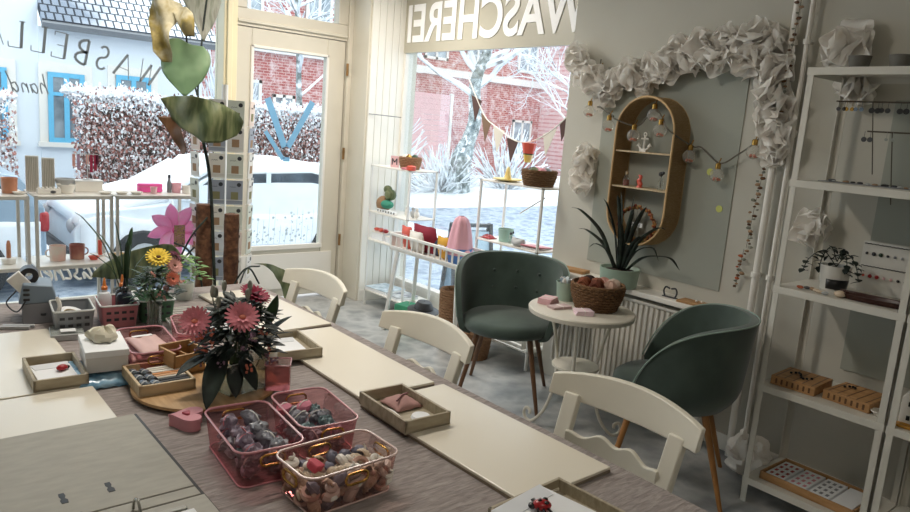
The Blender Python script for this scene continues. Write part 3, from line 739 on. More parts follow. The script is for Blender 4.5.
for k, (x0, x1, y0, y1) in enumerate(((.05, .40, .99, 1.26), (.09, .47, .985, 1.28))):
    o = G().bb(x0, x1, y0, y1, .0, .0015).done('paper_sheet', PAPER, smooth=False, loc=(0, 0, TZ+.023+.0022*k), rot=(0, 0, 0))
    tag(o, ['white sheet lying lower in the ring binder', 'top white sheet in the ring binder at the bottom edge'][k], 'paper')

# heart box
r = T('heart_box', 'pink heart-shaped lidded box standing on the tablecloth', 'box', (.607, 1.715, TZ), radians(-115))
def heart(s, n=40):
    return [(s*16*sin(2*pi*i/n)**3/17, s*(13*cos(2*pi*i/n)-5*cos(4*pi*i/n)-2*cos(6*pi*i/n)-cos(8*pi*i/n)+2)/17) for i in range(n)]
HP_ = mat('matt_pink', '#dd9aa4', .6)
G().prism(heart(.046), 0, .024).done('box_body', HP_, r, bevel=.002)
G().prism(heart(.048), .0245, .032).done('lid', HP_, r, bevel=.002)
G().prism(heart(.011), .032, .037).done('heart_knob', mat('deep_pink', '#c45f70', .5), r, bevel=.001)

# acrylic baskets
def basket(x, y, w_, d, h, rz, label, m=PINKCL, rim=PINKRIM, handles=True, ribs=True, z=TZ):
    r = T('acrylic_basket', label, 'basket', (x, y, z), rz)
    lo = rr(w_*.86, d*.9, .02, 5); hi = rr(w_, d, .03, 5); n = len(lo)
    # densify into ribs
    def loop(k):
        o = []
        P = [(lo[i][0]*(1-k)+hi[i][0]*k, lo[i][1]*(1-k)+hi[i][1]*k) for i in range(n)]
        for i in range(n):
            a, b = P[i], P[(i+1) % n]; L = max(1, int(math.hypot(hi[(i+1) % n][0]-hi[i][0], hi[(i+1) % n][1]-hi[i][1])/.008))
            for j in range(L):
                px_, py_ = a[0]+(b[0]-a[0])*j/L, a[1]+(b[1]-a[1])*j/L
                if ribs and .08 < k < .72: q = 1+(.009 if j % 2 else -.0)*1; px_ *= q; py_ *= q
                o.append((px_, py_))
        return o
    ks = [0, .1, .4, .7, .8, 1]; rings = [loop(k) for k in ks]; m_ = len(rings[0])
    vs = [(a, b, .002+h*k) for k, ring in zip(ks, rings) for a, b in ring]
    fs = [(i*m_+j, i*m_+(j+1) % m_, (i+1)*m_+(j+1) % m_, (i+1)*m_+j) for i in range(len(ks)-1) for j in range(m_)]
    g = G(); g.add(vs, fs); g.add([(a, b, .002) for a, b in rings[0]], [tuple(range(m_))])
    g.done('basket_body', m, r)
    g = G(); g.tube([(a, b, h) for a, b in hi], .0026, 6, True); g.done('rim', rim, r)
    g = G(); g.tube([(a, b, .003) for a, b in lo], .0022, 6, True); g.done('base_edge', rim, r)
    if handles:
        for s_, ax in ((-1, 0), (1, 0), (-1, 1), (1, 1)) if handles == 4 else ((-1, 1), (1, 1)):
            g = G(); e = rr(.055, .024, .0115, 6)
            zz = h*.72
            if ax: g.tube([(a, s_*(d/2*.985)+s_*.0015, zz+b) for a, b in e], .0028, 6, True)
            else: g.tube([(s_*(w_/2*.975)+s_*.0015, a, zz+b) for a, b in e], .0028, 6, True)
            g.done('gold_handle', GOLD, r)
    return r
basket(.668, 1.455, .155, .265, .088, radians(-5), 'pink acrylic basket with grey wrapped parcels, left of the three')
basket(.845, 1.49, .15, .235, .085, radians(-6), 'ribbed pink acrylic basket with grey parcels, behind right of the three')
basket(.765, 1.235, .235, .15, .088, radians(2), 'ribbed pink acrylic basket full of shells, front one of the three', m=PINKPALE, rim=mat('pale_acrylic_rim', '#dcc0ba', .2), handles=4)
# contents: wrapped parcels / shells
def lump(name, m, seed, sc_, tie=None):
    r = T(name, '', 'parcel'); g = G(); q = random.Random(seed)
    g.sheet(22, 14, lambda u, v: tuple(Vector((cos(2*pi*u)*sin(pi*v)*sc_[0], sin(2*pi*u)*sin(pi*v)*sc_[1], cos(pi*v)*sc_[2]))*(1+.55*noise.noise((cos(2*pi*u)*2.4, sin(2*pi*u)*2.4, v*4.5+seed*3.1)))), wrap=True)
    g.done('wrap', m, r, ang=25)
    g = G(); g.tube([(sc_[0]*1.02*cos(a), 0, sc_[2]*1.02*sin(a)) for a in [k*pi/6 for k in range(12)]], .0018, 5, True)
    if tie: g.done('tie', tie, r)
    return r
WR = [mat('grey_tissue_wrap', '#9a9aa4', .5, col2='#6f7079', vs=30, bump=.5, bs=60), mat('silver_wrap', '#b4b6bd', .35, col2='#868a92', vs=30, bump=.5, bs=60), mat('lilac_wrap', '#b3a4b4', .6, col2='#857a8a', vs=30, bump=.5, bs=60), mat('teal_wrap', '#8aa5a8', .5, col2='#6a7f84', vs=30, bump=.5, bs=60)]
protos = [lump('wrapped_parcel', WR[i], i+1, [(.026, .018, .015), (.022, .02, .014), (.024, .016, .016), (.02, .017, .013)][i], [WMETAL, None, ROSE, None][i]) for i in range(4)]
used = [False]*4
def parcel(x, y, z, rot, i, label, group, s=1):
    if not used[i]:
        used[i] = True; r = protos[i]; r.location = (x, y, z); r.rotation_euler = rot; r['label'] = label; r['group'] = group; r.scale = (s,)*3
    else: dup(protos[i], (x, y, z), label=label, group=group, rot=rot, scale=s)
q = random.Random(3)
COLN = ['grey', 'silver', 'lilac', 'teal-tinted']
def fill_box(cx, cy, w_, d, rz, zs, step, lab_, group, s=1):
    for z in zs:
        nx, ny = max(1, int(w_/step)), max(1, int(d/step))
        for a in range(nx):
            for b in range(ny):
                lx = -w_/2+w_*(a+.5)/nx+q.uniform(-.006, .006); ly = -d/2+d*(b+.5)/ny+q.uniform(-.006, .006)
                i = q.randrange(4); x = cx+lx*cos(rz)-ly*sin(rz); y = cy+lx*sin(rz)+ly*cos(rz)
                parcel(x, y, z+q.uniform(-.004, .006), (q.uniform(-.4, .4), q.uniform(-.4, .4), q.uniform(0, 6)), i, 'small %s paper parcel in the %s' % (COLN[i], lab_), group, s)
fill_box(.668, 1.455, .115, .215, radians(-5), (TZ+.018, TZ+.044, TZ+.066), .044, 'left pink basket', 'wrapped parcels in the left pink basket')
fill_box(.845, 1.49, .11, .185, radians(-6), (TZ+.018, TZ+.045), .04, 'back right pink basket', 'wrapped parcels in the back right pink basket')
# shells
SH = [mat('cream_shell', '#e6d8c4', .5, col2='#cbb49a', vs=25), mat('white_shell', '#efe9e0', .45), mat('blush_shell', '#dcb9aa', .5, col2='#b98d7e', vs=30), mat('slate_shell', '#77788a', .5)]
def shell_proto(k):
    r = T('sea_shell', '', 'shell'); g = G()
    if k == 0:   # cockle
        g.sheet(22, 8, lambda u, v: (v*.024*sin((u-.5)*2.4), v*.026*cos((u-.5)*2.4)-.012, .011*sin(pi*v)**.7*(1-.4*(u-.5)**2)+.0016*cos(u*22*pi/2)*v)); g.done('fan', SH[0], r, solid=.002)
        g = G(); g.sph((0, -.012, .002), .005); g.done('hinge_knob', SH[2], r)
    elif k == 1:  # whelk
        pts = [((.014*(1-t))*cos(t*14), (.014*(1-t))*sin(t*14), .034*t) for t in [i/28 for i in range(29)]]
        g.tube(pts, [.011*(1-i/30) for i in range(29)], 8); g.done('spiral', SH[1], r)
        g = G(); g.sph((.012, 0, -.004), .009, (1, .7, 1)); g.done('mouth', SH[2], r)
    elif k == 2:  # ring of wood
        g.lathe([(.011, 0), (.017, 0), (.019, .006), (.017, .012), (.011, .012), (.010, .006), (.011, 0)], (0, 0, 0), 18, caps=False); g.done('band', SH[2], r)
        g = G(); g.sph((.0, .012, .012), .005); g.done('bead', SH[0], r)
    else:
        g.sph((0, 0, 0), .014, (1.2, 1, .8), 12, 8, jit=.25, seed=4); g.done('pebble', SH[3], r)
        r.name = 'pebble'; r['category'] = 'pebble'
    return r
sp_ = [shell_proto(k) for k in range(4)]; su = [False]*4
nm = ['cream fan shell', 'white spiral shell', 'blush ring-shaped shell', 'slate grey pebble']
i_ = 0
for z in (TZ+.014, TZ+.034, TZ+.052):
    for a in range(6):
        for b in range(4):
            k = q.choice((0, 0, 1, 1, 2, 0, 3, 1)); x = .765-.085+.034*a+q.uniform(-.005, .005); y = 1.235-.048+.032*b+q.uniform(-.005, .005)
            L_ = nm[k]+' in the front pink basket'; rot = (q.uniform(-.9, .9), q.uniform(-.9, .9), q.uniform(0, 6)); gp = 'shells in the front pink basket'
            if not su[k]: su[k] = True; o = sp_[k]; o.location = (x, y, z); o.rotation_euler = rot; o['label'] = L_; o['group'] = gp
            else: dup(sp_[k], (x, y, z), label=L_, group=gp, rot=rot, scale=q.uniform(.9, 1.2))
tag(G().prism([(-.016, -.014), (.016, -.014), (.012, .012), (-.004, .018), (-.014, .01)], 0, .018).done('coral_gift', mat('coral_pink', '#d9596a', .6), bevel=.003, loc=(.705, 1.235, TZ+.066), rot=(.4, .2, .5)), 'bright coral-pink lump at the left end of the front pink basket', 'ornament')
for (x, y, lb) in ((.80, 1.565, 'left'), (.853, 1.555, 'right')):
    r = T('pink_parcel', 'bright pink parcel at the far end of the back right basket, %s one' % lb, 'parcel', (x, y, TZ+.06), .4)
    G().sph((0, 0, 0), .021, (1.2, .8, .7), 12, 8, jit=.3, seed=int(x*100)).done('wrap', mat('rose_wrap', '#e08aa0', .6), r)
    g = G(); g.tube([(.022*cos(a), 0, .016*sin(a)) for a in [k*pi/6 for k in range(12)]], .0018, 5, True); g.done('tie', WHITE, r)

# ------------------------------------------------------------ lazy susan group
r = T('round_wooden_tray', 'round honey-coloured wooden turntable under the front bouquet', 'turntable', (.74, 1.93, TZ))
G().lathe([(.0, .0), (.09, .0), (.09, .008), (.19, .008), (.2, .012), (.2, .02), (.195, .022), (.0, .022)], (0, 0, 0), 48, caps=False).done('plate', OAK, r)
G().lathe([(.1, 0), (.11, .004), (.1, .008)], (0, 0, 0), 32, caps=False).done('foot_ring', OAK, r)
SZ = TZ+.0225
r = tray(.625, 1.99, .15, .19, radians(-2), 'pale wood box holding chalk sticks and grey rolls', h=.03, m=WOOD, z=SZ)
PC = ['#e6e4da', '#ddd8ca', '#f0eee6', '#d99a66', '#e3b48a', '#c9c3b6', '#3f4347', '#4a4d50', '#bdbbb2']
for k in range(9):
    tag(G().bb(-.035, .048, -.006, .006, 0, .012).done('chalk_stick', mat('chalk_%d' % k, PC[k], .8), bevel=.002, loc=(.645, 2.045-.0165*k, SZ+.012)), ['pale %s chalk stick, farthest in the wood box', 'sand chalk stick, second from the far side', 'white chalk stick, third from the far side', 'terracotta chalk stick beside the white one', 'apricot chalk stick in the middle of the box', 'stone grey chalk stick behind the dark ones', 'charcoal chalk stick, far one of two', 'charcoal chalk stick, near one of two', 'light grey chalk stick, nearest in the box'][k].replace('%s ', ''), 'chalk', 'chalk sticks in the wood box')
for k in range(6):
    r = T('foil_roll', 'shiny grey roll in the left part of the chalk box, %s' % ['far outer', 'far inner', 'middle outer', 'middle inner', 'near outer', 'near inner'][k], 'roll', (.572+(k % 2)*.026, 2.03-.05*(k//2)-.01*(k % 2), SZ+.018), radians(12), 'grey rolls in the chalk box')
    M = Matrix.Rotation(pi/2, 4, 'X')
    G().lathe([(.0, -.019), (.012, -.019), (.013, -.015), (.013, .015), (.012, .019), (0, .019)], (0, 0, 0), 16, M, caps=False).done('roll_body', mat('gunmetal', '#6d747b', .25, metal=.5), r)
    G().lathe([(.0135, -.003), (.0135, .003)], (0, 0, 0), 16, M, caps=False).done('paper_band', LGREY, r)
r = T('wooden_box', 'small open honey wood box at the left of the front bouquet', 'box', (.715, 2.06, SZ), radians(10))
g = G(); g.bb(-.05, .05, -.045, -.038, 0, .06); g.bb(-.05, .05, .038, .045, 0, .075); g.bb(-.05, -.043, -.045, .045, 0, .07); g.bb(.043, .05, -.045, .045, 0, .07); g.bb(-.05, .05, -.045, .045, 0, .005); g.done('box_walls', OAK, r, smooth=False, bevel=.001)
g = G(); g.bb(-.002, .002, -.038, .038, .005, .055); g.done('divider', OAK, r, smooth=False)
r = T('cream_candle_jar', 'white lidded jar on the turntable right of the front bouquet', 'jar', (.945, 1.985, SZ-.022))
G().lathe([(0, 0), (.036, 0), (.038, .004), (.038, .06), (.034, .066), (0, .066)], (0, 0, 0), 28, caps=False).done('jar_body', WHITE, r)
G().lathe([(0, .066), (.032, .066), (.033, .068), (.033, .082), (.030, .085), (0, .085)], (0, 0, 0), 28, caps=False).done('lid', mat('cream_lid', '#e9dfca', .5), r)
r = T('pink_glass_box', 'small pink glass box beside the front bouquet vase', 'box', (.90, 1.80, SZ), radians(-30))
g = G(); g.prism(rr(.07, .07, .004, 2), 0, .075); g.done('glass_body', clear('rose_glass', '#d8a0a0', .3, .2), r, smooth=False)
g = G(); g.tube([(a, b, .075) for a, b in rr(.07, .07, .004, 2)], .002, 6, True); g.done('rim', PINKRIM, r)

# ------------------------------------------------------------ flowers
def petal_ring(g, c, nrm, R_, n, w_, r0=.3, lift=.15, off=0):
    q_ = Vector(nrm).to_track_quat('Z', 'Y').to_matrix().to_4x4(); M = Matrix.Translation(c) @ q_
    for k in range(n):
        a = 2*pi*k/n+off; Mk = M @ Matrix.Rotation(a, 4, 'Z')
        L0, L1 = R_*r0, R_
        g.add([(L0, -w_*.4, 0), (L0, w_*.4, 0), ((L0+L1)/2, w_, lift*R_*.5), ((L0+L1)/2, -w_, lift*R_*.5), (L1, w_*.4, lift*R_), (L1, -w_*.4, lift*R_)], [(0, 1, 2, 3), (3, 2, 4, 5)], Mk)
def leaf_fn(L_, W_, fold=.15, droop=.3, waves=.0, shape=0, seed=0):
    def fn(u, v):   # u along, v across
        wd = W_*(sin(pi*min(1, u**.8*1.0))**.75 if shape == 0 else (min(1, u*6)**.5*(1-u)**.55*1.25))
        s = (v-.5)*2; x = L_*u; y = s*wd/2
        z = -droop*L_*u*u+fold*abs(s)*wd*.5+waves*noise.noise((u*5, s*2, seed))*W_
        return (x, y, z)
    return fn
def leaf_at(g, p, d, L_, W_, nu=8, nv=5, **k):
    """leaf with stem end at p, pointing along d, face turned up"""
    d = Vector(d).normalized(); side = d.cross(Vector((0, 0, 1)))
    if side.length < .1: side = Vector((1, 0, 0))
    if 'side' in k: side = Vector(k.pop('side'))
    side.normalize(); up = side.cross(d).normalized()
    M = Matrix(((d.x, side.x, up.x, p[0]), (d.y, side.y, up.y, p[1]), (d.z, side.z, up.z, p[2]), (0, 0, 0, 1)))
    g.sheet(nu, nv, leaf_fn(L_, W_, **k), M)
FL = {c: mat('petal_'+c, h, .7, var=.25, vs=30) for c, h in dict(pink='#e8909c', magenta='#a32548', yellow='#f2d34a', blush='#e3a99f', plum='#6b2440', coral='#e8876e', lilac='#a98aa0').items()}
CENT = mat('flower_centre', '#5b3a22', .9, var=.3, vs=80)
STEM = mat('stem_green', '#41593a', .6)
def bloom(kind, label, p, nrm, R_, color, root=None, col2=CENT, n=20):
    g = G(); petal_ring(g, p, nrm, R_, n, R_*.125, .22, .12); petal_ring(g, Vector(p)+Vector(nrm).normalized()*.003, nrm, R_*.85, n, R_*.115, .2, .25, .16)
    petal_ring(g, Vector(p)+Vector(nrm).normalized()*.005, nrm, R_*.5, n//2, R_*.1, .2, .5, .2)
    o = g.done(kind, FL[color], root, solid=.0008, smooth=False); lab(o, label)
    g = G(); g.sph(Vector(p)+Vector(nrm).normalized()*.004, R_*.24, (1, 1, .6), 10, 6); g.done('flower_eye', col2, o)
# front bouquet in cube vase
BX, BY = .80, 1.86
r = T('flower_bouquet', 'dark front bouquet with magenta and pink gerberas and glossy dark leaves', 'bouquet', (BX, BY, SZ))
g = G(); q = random.Random(9)
for i in range(14): a = q.random()*6.28; g.tube([(.012*cos(a), .012*sin(a), .008), (.02*cos(a), .02*sin(a), .1), (.075*cos(a*1.7), .075*sin(a*1.7), .2+.05*q.random())], .0028, 5)
g.done('stems', STEM, r)
g = G()
for i in range(330):
    a = q.random()*6.28; e = q.uniform(-.35, 1.45); rr_ = .03+.07*q.random()
    p = Vector((cos(a)*cos(e)*rr_, sin(a)*cos(e)*rr_, .13+.10*sin(e)+.02*q.random()))
    leaf_at(g, p, (cos(a), sin(a), q.uniform(-.2, .9)), q.uniform(.03, .065), q.uniform(.012, .028), 5, 3, droop=.3)
lab(g.done('foliage', DLEAF, r, solid=.0008, ang=60), 'mass of dark green leaves')
# big drooping glossy leaves
GL = [((-.05, -.02, .12), (-.55, -.75, -.52), .19, .06), ((-.06, .02, .10), (-.9, -.2, -.2), .12, .05), ((-.01, -.05, .10), (.1, -1, -.6), .11, .045), ((-.03, -.05, .09), (-.25, -.9, -1.0), .10, .045), ((.07, -.02, .14), (.75, -.2, .75), .10, .04), ((.06, 0, .12), (.9, .2, .15), .08, .035)]
for i, (p, d, L_, W_) in enumerate(GL):
    g = G(); leaf_at(g, p, d, L_, W_, 10, 5, droop=.12, fold=.25); o = g.done('glossy_leaf', DLEAF, r, solid=.001, ang=60)
g = G(); leaf_at(g, (.085, -.01, .17), (.25, -.1, 1), .095, .035, 10, 5, droop=.1, side=(.75, -.65, 0)); g.tube([(.06, 0, .05), (.08, -.01, .11), (.085, -.01, .17)], .002, 5); lab(g.done('upright_leaf', LEAF, r, solid=.001), 'upright spoon-shaped leaf at the right')
bloom('gerbera', 'magenta gerbera', (.05, .0, .262), (.25, -.35, .9), .047, 'magenta', r, FL['plum'])
bloom('gerbera', 'pink gerbera, middle', (-.035, -.11, .235), (-.15, -.75, .7), .046, 'pink', r, FL['coral'])
bloom('gerbera', 'pink gerbera, left', (-.13, -.03, .215), (-.5, -.7, .6), .043, 'pink', r, FL['coral'])
for i in range(26):
    a = q.uniform(2.2, 6.0); p = (.105*cos(a)*q.uniform(.8, 1.05), .105*sin(a)*q.uniform(.8, 1.05), q.uniform(.07, .22))
    g = G()
    for k in range(7): g.sph((p[0]+q.gauss(0, .006), p[1]+q.gauss(0, .006), p[2]+q.gauss(0, .006)), .0042, seg=6, rings=4)
    lab(g.done('filler_blossom', FL['lilac'] if i % 3 else FL['coral'], r), 'tiny mauve or coral blossom sprig')
for i in range(9):
    a = q.random()*6.28; x, y = .05*cos(a)-.02, .05*sin(a); h = q.uniform(.25, .30)
    g = G(); g.tube([(x*.4, y*.4, .1), (x, y, h-.02)], .0016, 5); g.sph((x, y, h), .0075, (1, 1, 2.2), 8, 6); g.done('seed_head', GLEAF, r)
r = T('glass_cube_vase', 'clear square glass vase holding the front bouquet', 'vase', (BX, BY, SZ), radians(12))
g = G()
for s_ in (-1, 1): g.bb(-.06, .06, s_*.06-.0015, s_*.06+.0015, 0, .09); g.bb(s_*.06-.0015, s_*.06+.0015, -.06, .06, 0, .09)
g.bb(-.06, .06, -.06, .06, 0, .005); g.done('glass_walls', VASEG, r, smooth=False)
g = G(); g.tube([(a*.12, b*.12, .09) for a, b in ((-.5, -.5), (.5, -.5), (.5, .5), (-.5, .5))], .0016, 6, True); g.done('rim', mat('glass_edge', '#dfe3e0', .1), r)
# yellow bouquet
VX, VY = .79, 2.56
r = T('flower_bouquet', 'rear bouquet with one yellow gerbera and dusky pink flowers', 'bouquet', (VX, VY, TZ))
g = G()
for i in range(10): a = q.random()*6.28; g.tube([(.01*cos(a), .01*sin(a), .01), (.014*cos(a), .014*sin(a), .09), (.05*cos(a*1.7), .05*sin(a*1.7), .19)], .0025, 5)
g.done('stems', STEM, r)
g = G()
for i in range(150):
    a = q.random()*6.28; e = q.uniform(-.5, 1.3); rr_ = .02+.055*q.random()
    p = Vector((cos(a)*cos(e)*rr_, sin(a)*cos(e)*rr_, .145+.075*sin(e)))
    leaf_at(g, p, (cos(a), sin(a), q.uniform(-.2, .9)), q.uniform(.025, .055), q.uniform(.01, .02), 5, 3, droop=.3)
g.done('foliage', LEAF, r, solid=.0008, ang=60)
bloom('gerbera', 'yellow gerbera', (.01, -.01, .265), (-.1, -.6, .85), .044, 'yellow', r)
bloom('gerbera', 'dusky pink gerbera', (.06, -.02, .235), (.3, -.7, .5), .034, 'blush', r)
bloom('gerbera', 'coral gerbera', (.045, -.05, .195), (.3, -.9, .3), .028, 'coral', r)
bloom('gerbera', 'dark plum flower', (.075, .01, .262), (.5, -.4, .7), .026, 'plum', r)
for i in range(10):
    g = G(); p = (.05+q.gauss(0, .025), -.04+q.gauss(0, .02), .17+q.gauss(0, .035))
    for k in range(6): g.sph((p[0]+q.gauss(0, .005), p[1]+q.gauss(0, .005), p[2]+q.gauss(0, .005)), .0045, seg=6, rings=4)
    g.done('filler_blossom', FL['blush'], r)
r = T('glass_vase', 'clear round glass vase holding the yellow bouquet', 'vase', (VX, VY, TZ))
G().lathe([(.0, 0), (.028, 0), (.03, .004), (.024, .05), (.026, .10), (.033, .115), (.031, .115), (.024, .10), (.022, .05), (.026, .008), (0, .008)], (0, 0, 0), 24, caps=False).done('glass_body', VASEG, r)
G().lathe([(.0, .01), (.024, .01), (.021, .05), (.0, .05)], (0, 0, 0), 20, caps=False).done('water', clear('water', '#cfdcd6', .15, .1), r)
# ------------------------------------------------------------ crates and bottles
def crate(x, y, rz, col, label):
    r = T('storage_crate', label, 'crate', (x, y, TZ), rz, 'small crates in a row on the table'); m = mat('crate_'+col[1:], col, .5); w_, d, h = .125, .17, .085
    def loop(k, i=0): return rr(w_*(.86+.14*k)-i, d*(.88+.12*k)-i, .012, 3)
    g = G(); n = len(loop(0)); ks = [(0, 0, .002), (1, 0, h), (1, .004, h), (0, .004, .006)]
    vs = [(a, b, z) for k, i, z in ks for a, b in loop(k, i)]
    g.add(vs, [(i*n+j, i*n+(j+1) % n, (i+1)*n+(j+1) % n, (i+1)*n+j) for i in range(3) for j in range(n)]+[tuple(range(n)), tuple(range(3*n, 4*n))]); g.done('crate_body', m, r)
    g = G(); g.tube([(a, b, h) for a, b in loop(1)], .0035, 6, True); lab(g.done('rim', mat('crate_rim', '#d7d9d6', .4), r), 'pale rim')
    g = G()
    for k in range(4):
        for z in (.03, .055):
            g.bb(-.045+.025*k, -.03+.025*k, -d/2*.96-.003+.004, -d/2*.96+.004-.006, z, z+.009)
    g.done('grip_hole', DARK, r, smooth=False)
    return r
crate(.55, 2.685, radians(-6), '#8e9296', 'grey plastic crate, leftmost of the three behind the white box')
crate(.70, 2.70, radians(-6), '#c98086', 'dusty pink plastic crate holding bottles, middle of the three')
crate(.835, 2.72, radians(-6), '#4f7a5a', 'green plastic crate behind the yellow bouquet vase')
r = T('tape_roll', 'white roll lying in the grey crate', 'roll', (.545, 2.68, TZ+.05), 0, rot=(.3, .2, 0)); r.name = 'tape_roll'
G().lathe([(.025, -.012), (.042, -.012), (.042, .012), (.025, .012), (.025, -.012)], (0, 0, 0), 28, caps=False).done('tape', PAPER, r)
G().lathe([(.022, -.012), (.025, -.012), (.025, .012), (.022, .012), (.022, -.012)], (0, 0, 0), 24, caps=False).done('core', WOOD, r)
ORN = mat('orange_cap', '#e8873c', .4)
def bottle(x, y, m, label, tip, s=1.0, black=False):
    r = T('dropper_bottle', label, 'bottle', (x, y, TZ+.008))
    G().lathe([(0, 0), (.022*s, 0), (.024*s, .004), (.024*s, .085), (.018*s, .1), (.010, .104), (.010, .112), (0, .112)], (0, 0, 0), 20, caps=False).done('bottle_body', m, r)
    G().lathe([(0, .112), (.011, .112), (.011, .122), (.007, .126), (.003, .155), (0, .156)], (0, 0, 0), 14, caps=False).done('nozzle_cap', tip, r)
bottle(.668, 2.735, mat('white_bottle', '#e4e6e8', .3), 'white bottle with orange nozzle in the pink crate', ORN)
bottle(.728, 2.70, mat('navy_bottle', '#1c2330', .25), 'dark navy bottle in the pink crate, in front of the others', BLACK, 1.25)
bottle(.737, 2.765, BLACK, 'black bottle with orange nozzle at the back of the pink crate', ORN)
# clear stand, machine left
r = T('clear_acrylic_box', 'low clear-lidded box beside the far left board', 'box', (.515, 2.60, TZ+.001), radians(-8)); r.name = 'clear_lidded_box'
g = G(); g.bb(-.05, .05, -.055, .055, 0, .022); g.done('box_body', LGREY, r, bevel=.003)
g = G(); g.bb(-.048, .048, -.053, .053, .022, .028); g.done('clear_lid', VASEG, r, bevel=.002)
g = G(); g.bb(-.02, .025, -.045, -.01, .0285, .0295); g.done('paper_label', PAPER, r)
r = T('twisted_candle', 'slim white twisted candle standing on the clear-lidded box', 'candle', (.50, 2.64, TZ+.030)); r.name = 'twisted_candle'
g = G(); g.tube([(.004*cos(k*.8), .004*sin(k*.8), .009*k) for k in range(12)], [.007]*11+[.004], 8); g.done('wax_spiral', WHITE, r)
g = G(); g.tube([(0, 0, .1), (0, .001, .108)], .0008, 5); g.done('wick', DARK, r)
r = T('tape_dispenser', 'blue-grey label machine with white roll at the left of the table', 'machine', (.47, 2.86, TZ), radians(-8))
MB_ = mat('steel_blue_plastic', '#8494a3', .4)
G().bb(-.045, .06, -.07, .07, 0, .075).done('base_drawer', mat('mid_grey_plastic', '#8a8a8f', .4), r, bevel=.004)
g = G(); M = Matrix(((1, 0, 0, 0), (0, 0, 1, 0), (0, 1, 0, 0), (0, 0, 0, 1))); g.prism([(-.055, .075), (.065, .075), (.05, .135), (-.04, .145)], -.07, .07, M); g.done('housing', MB_, r, bevel=.004)
g = G(); g.lathe([(0, -.004), (.009, -.004), (.009, .004), (0, .004)], (.02, -.072, .035), 14, None, caps=False); g.done('drawer_knob', DARK, r)
g = G()
for z in (.09, .108, .125): g.box(-.03, -.071, z, .02, .006, .009)
g.done('button', BLACK, r, bevel=.002)
g = G(); g.lathe([(.012, -.03), (.03, -.03), (.03, .03), (.012, .03), (.012, -.03)], (0, 0, 0), 20, Matrix.Translation((-.02, 0, .165)) @ Matrix.Rotation(pi/2, 4, 'X'), caps=False); g.done('black_reel', BLACK, r)
g = G(); g.bar((-.07, -.03, .17), (-.02, -.03, .11), .02, .05); g.done('arm', WHITE, r, bevel=.003)
g = G(); g.tube(spl([(-.06, -.05, .12), (-.09, -.06, .08), (-.06, -.075, .05), (-.03, -.07, .09)]), .0025, 6); g.done('cable', DARK, r)
r = T('steel_bars', 'two slim silver bars lying before the label machine', 'bars', (.40, 2.74, TZ+.001), radians(-25))
G().bb(-.07, .03, -.006, .008, 0, .012).done('bar', LGREY, r, bevel=.002); G().bb(-.06, .04, .014, .026, 0, .012).done('bar', LGREY, r, bevel=.002); r.name = 'silver_rails'
# white box on blue wrap
r = T('blue_bag', 'crumpled pale blue plastic bag under the white box', 'bag', (.505, 2.17, TZ))
g = G(); g.sheet(22, 16, lambda u, v: (-.075+.15*u, -.115+.23*v, .004+.022*min(1, 8*min(u, 1-u, v, 1-v))+.006*noise.noise((u*9, v*9, 2)))); g.done('film', mat('pale_blue_film', '#9fc6dd', .15, col2='#5d8fb3', vs=30), r, solid=.001)
r = T('white_gift_box', 'tall white lidded box with a cream cloth bundle on top', 'box', (.53, 2.19, TZ+.034), radians(-7)); 
G().bb(-.055, .055, -.09, .09, 0, .052).done('box_body', mat('off_white_carton', '#dcdad6', .6), r, bevel=.002); G().bb(-.058, .058, -.093, .093, .045, .064).done('lid', PAPER, r, bevel=.002)
r = T('cloth_bundle', 'small cream crumpled cloth on the white box', 'cloth', (.535, 2.21, TZ+.1))
g = G(); g.sheet(18, 10, lambda u, v: tuple(Vector((cos(2*pi*u)*sin(pi*v)*.042, sin(2*pi*u)*sin(pi*v)*.05, max(0, .024*cos(pi*v)+.012)))*(1+.35*noise.noise((cos(2*pi*u)*2, sin(2*pi*u)*2, v*3)))), wrap=True); o = g.done('crumpled_cloth', mat('cream_linen', '#d9d3bf', .9, bump=.3, bs=150), r)
basket(.66, 2.20, .14, .27, .085, radians(-5), 'pink acrylic basket with pink craft bags beside the white box')
basket(.83, 2.32, .10, .24, .08, radians(-12), 'rose acrylic basket behind the front bouquet, left', handles=False)
for k in range(6):
    r = T('craft_bag', 'flat pink and beige craft bag, %s in the basket beside the white box' % ['bottom', 'second from bottom', 'third from bottom', 'third from top', 'second from top', 'topmost'][k], 'bag', (.66+.004*(k % 3-1), 2.19+.012*(k % 2), TZ+.008+.0115*k), radians(-5+6*(k % 3-1)), 'craft bags in the rear pink basket')
    g = G(); g.sheet(12, 10, lambda u, v: (-.048+.096*u, -.09+.18*v, .001+.008*min(1, 6*min(u, 1-u, v, 1-v))+.004*noise.noise((u*4, v*4, k)))); g.done('bag_body', mat('bag_%d' % k, ['#d7a9ac', '#cfc4b4', '#c98d93', '#d8c9c0', '#b98c90', '#d5b3ae'][k], .6), r, solid=.001)
    g = G(); g.bb(-.03, .03, .06, .075, .009, .0105); g.done('paper_label', PAPER, r)
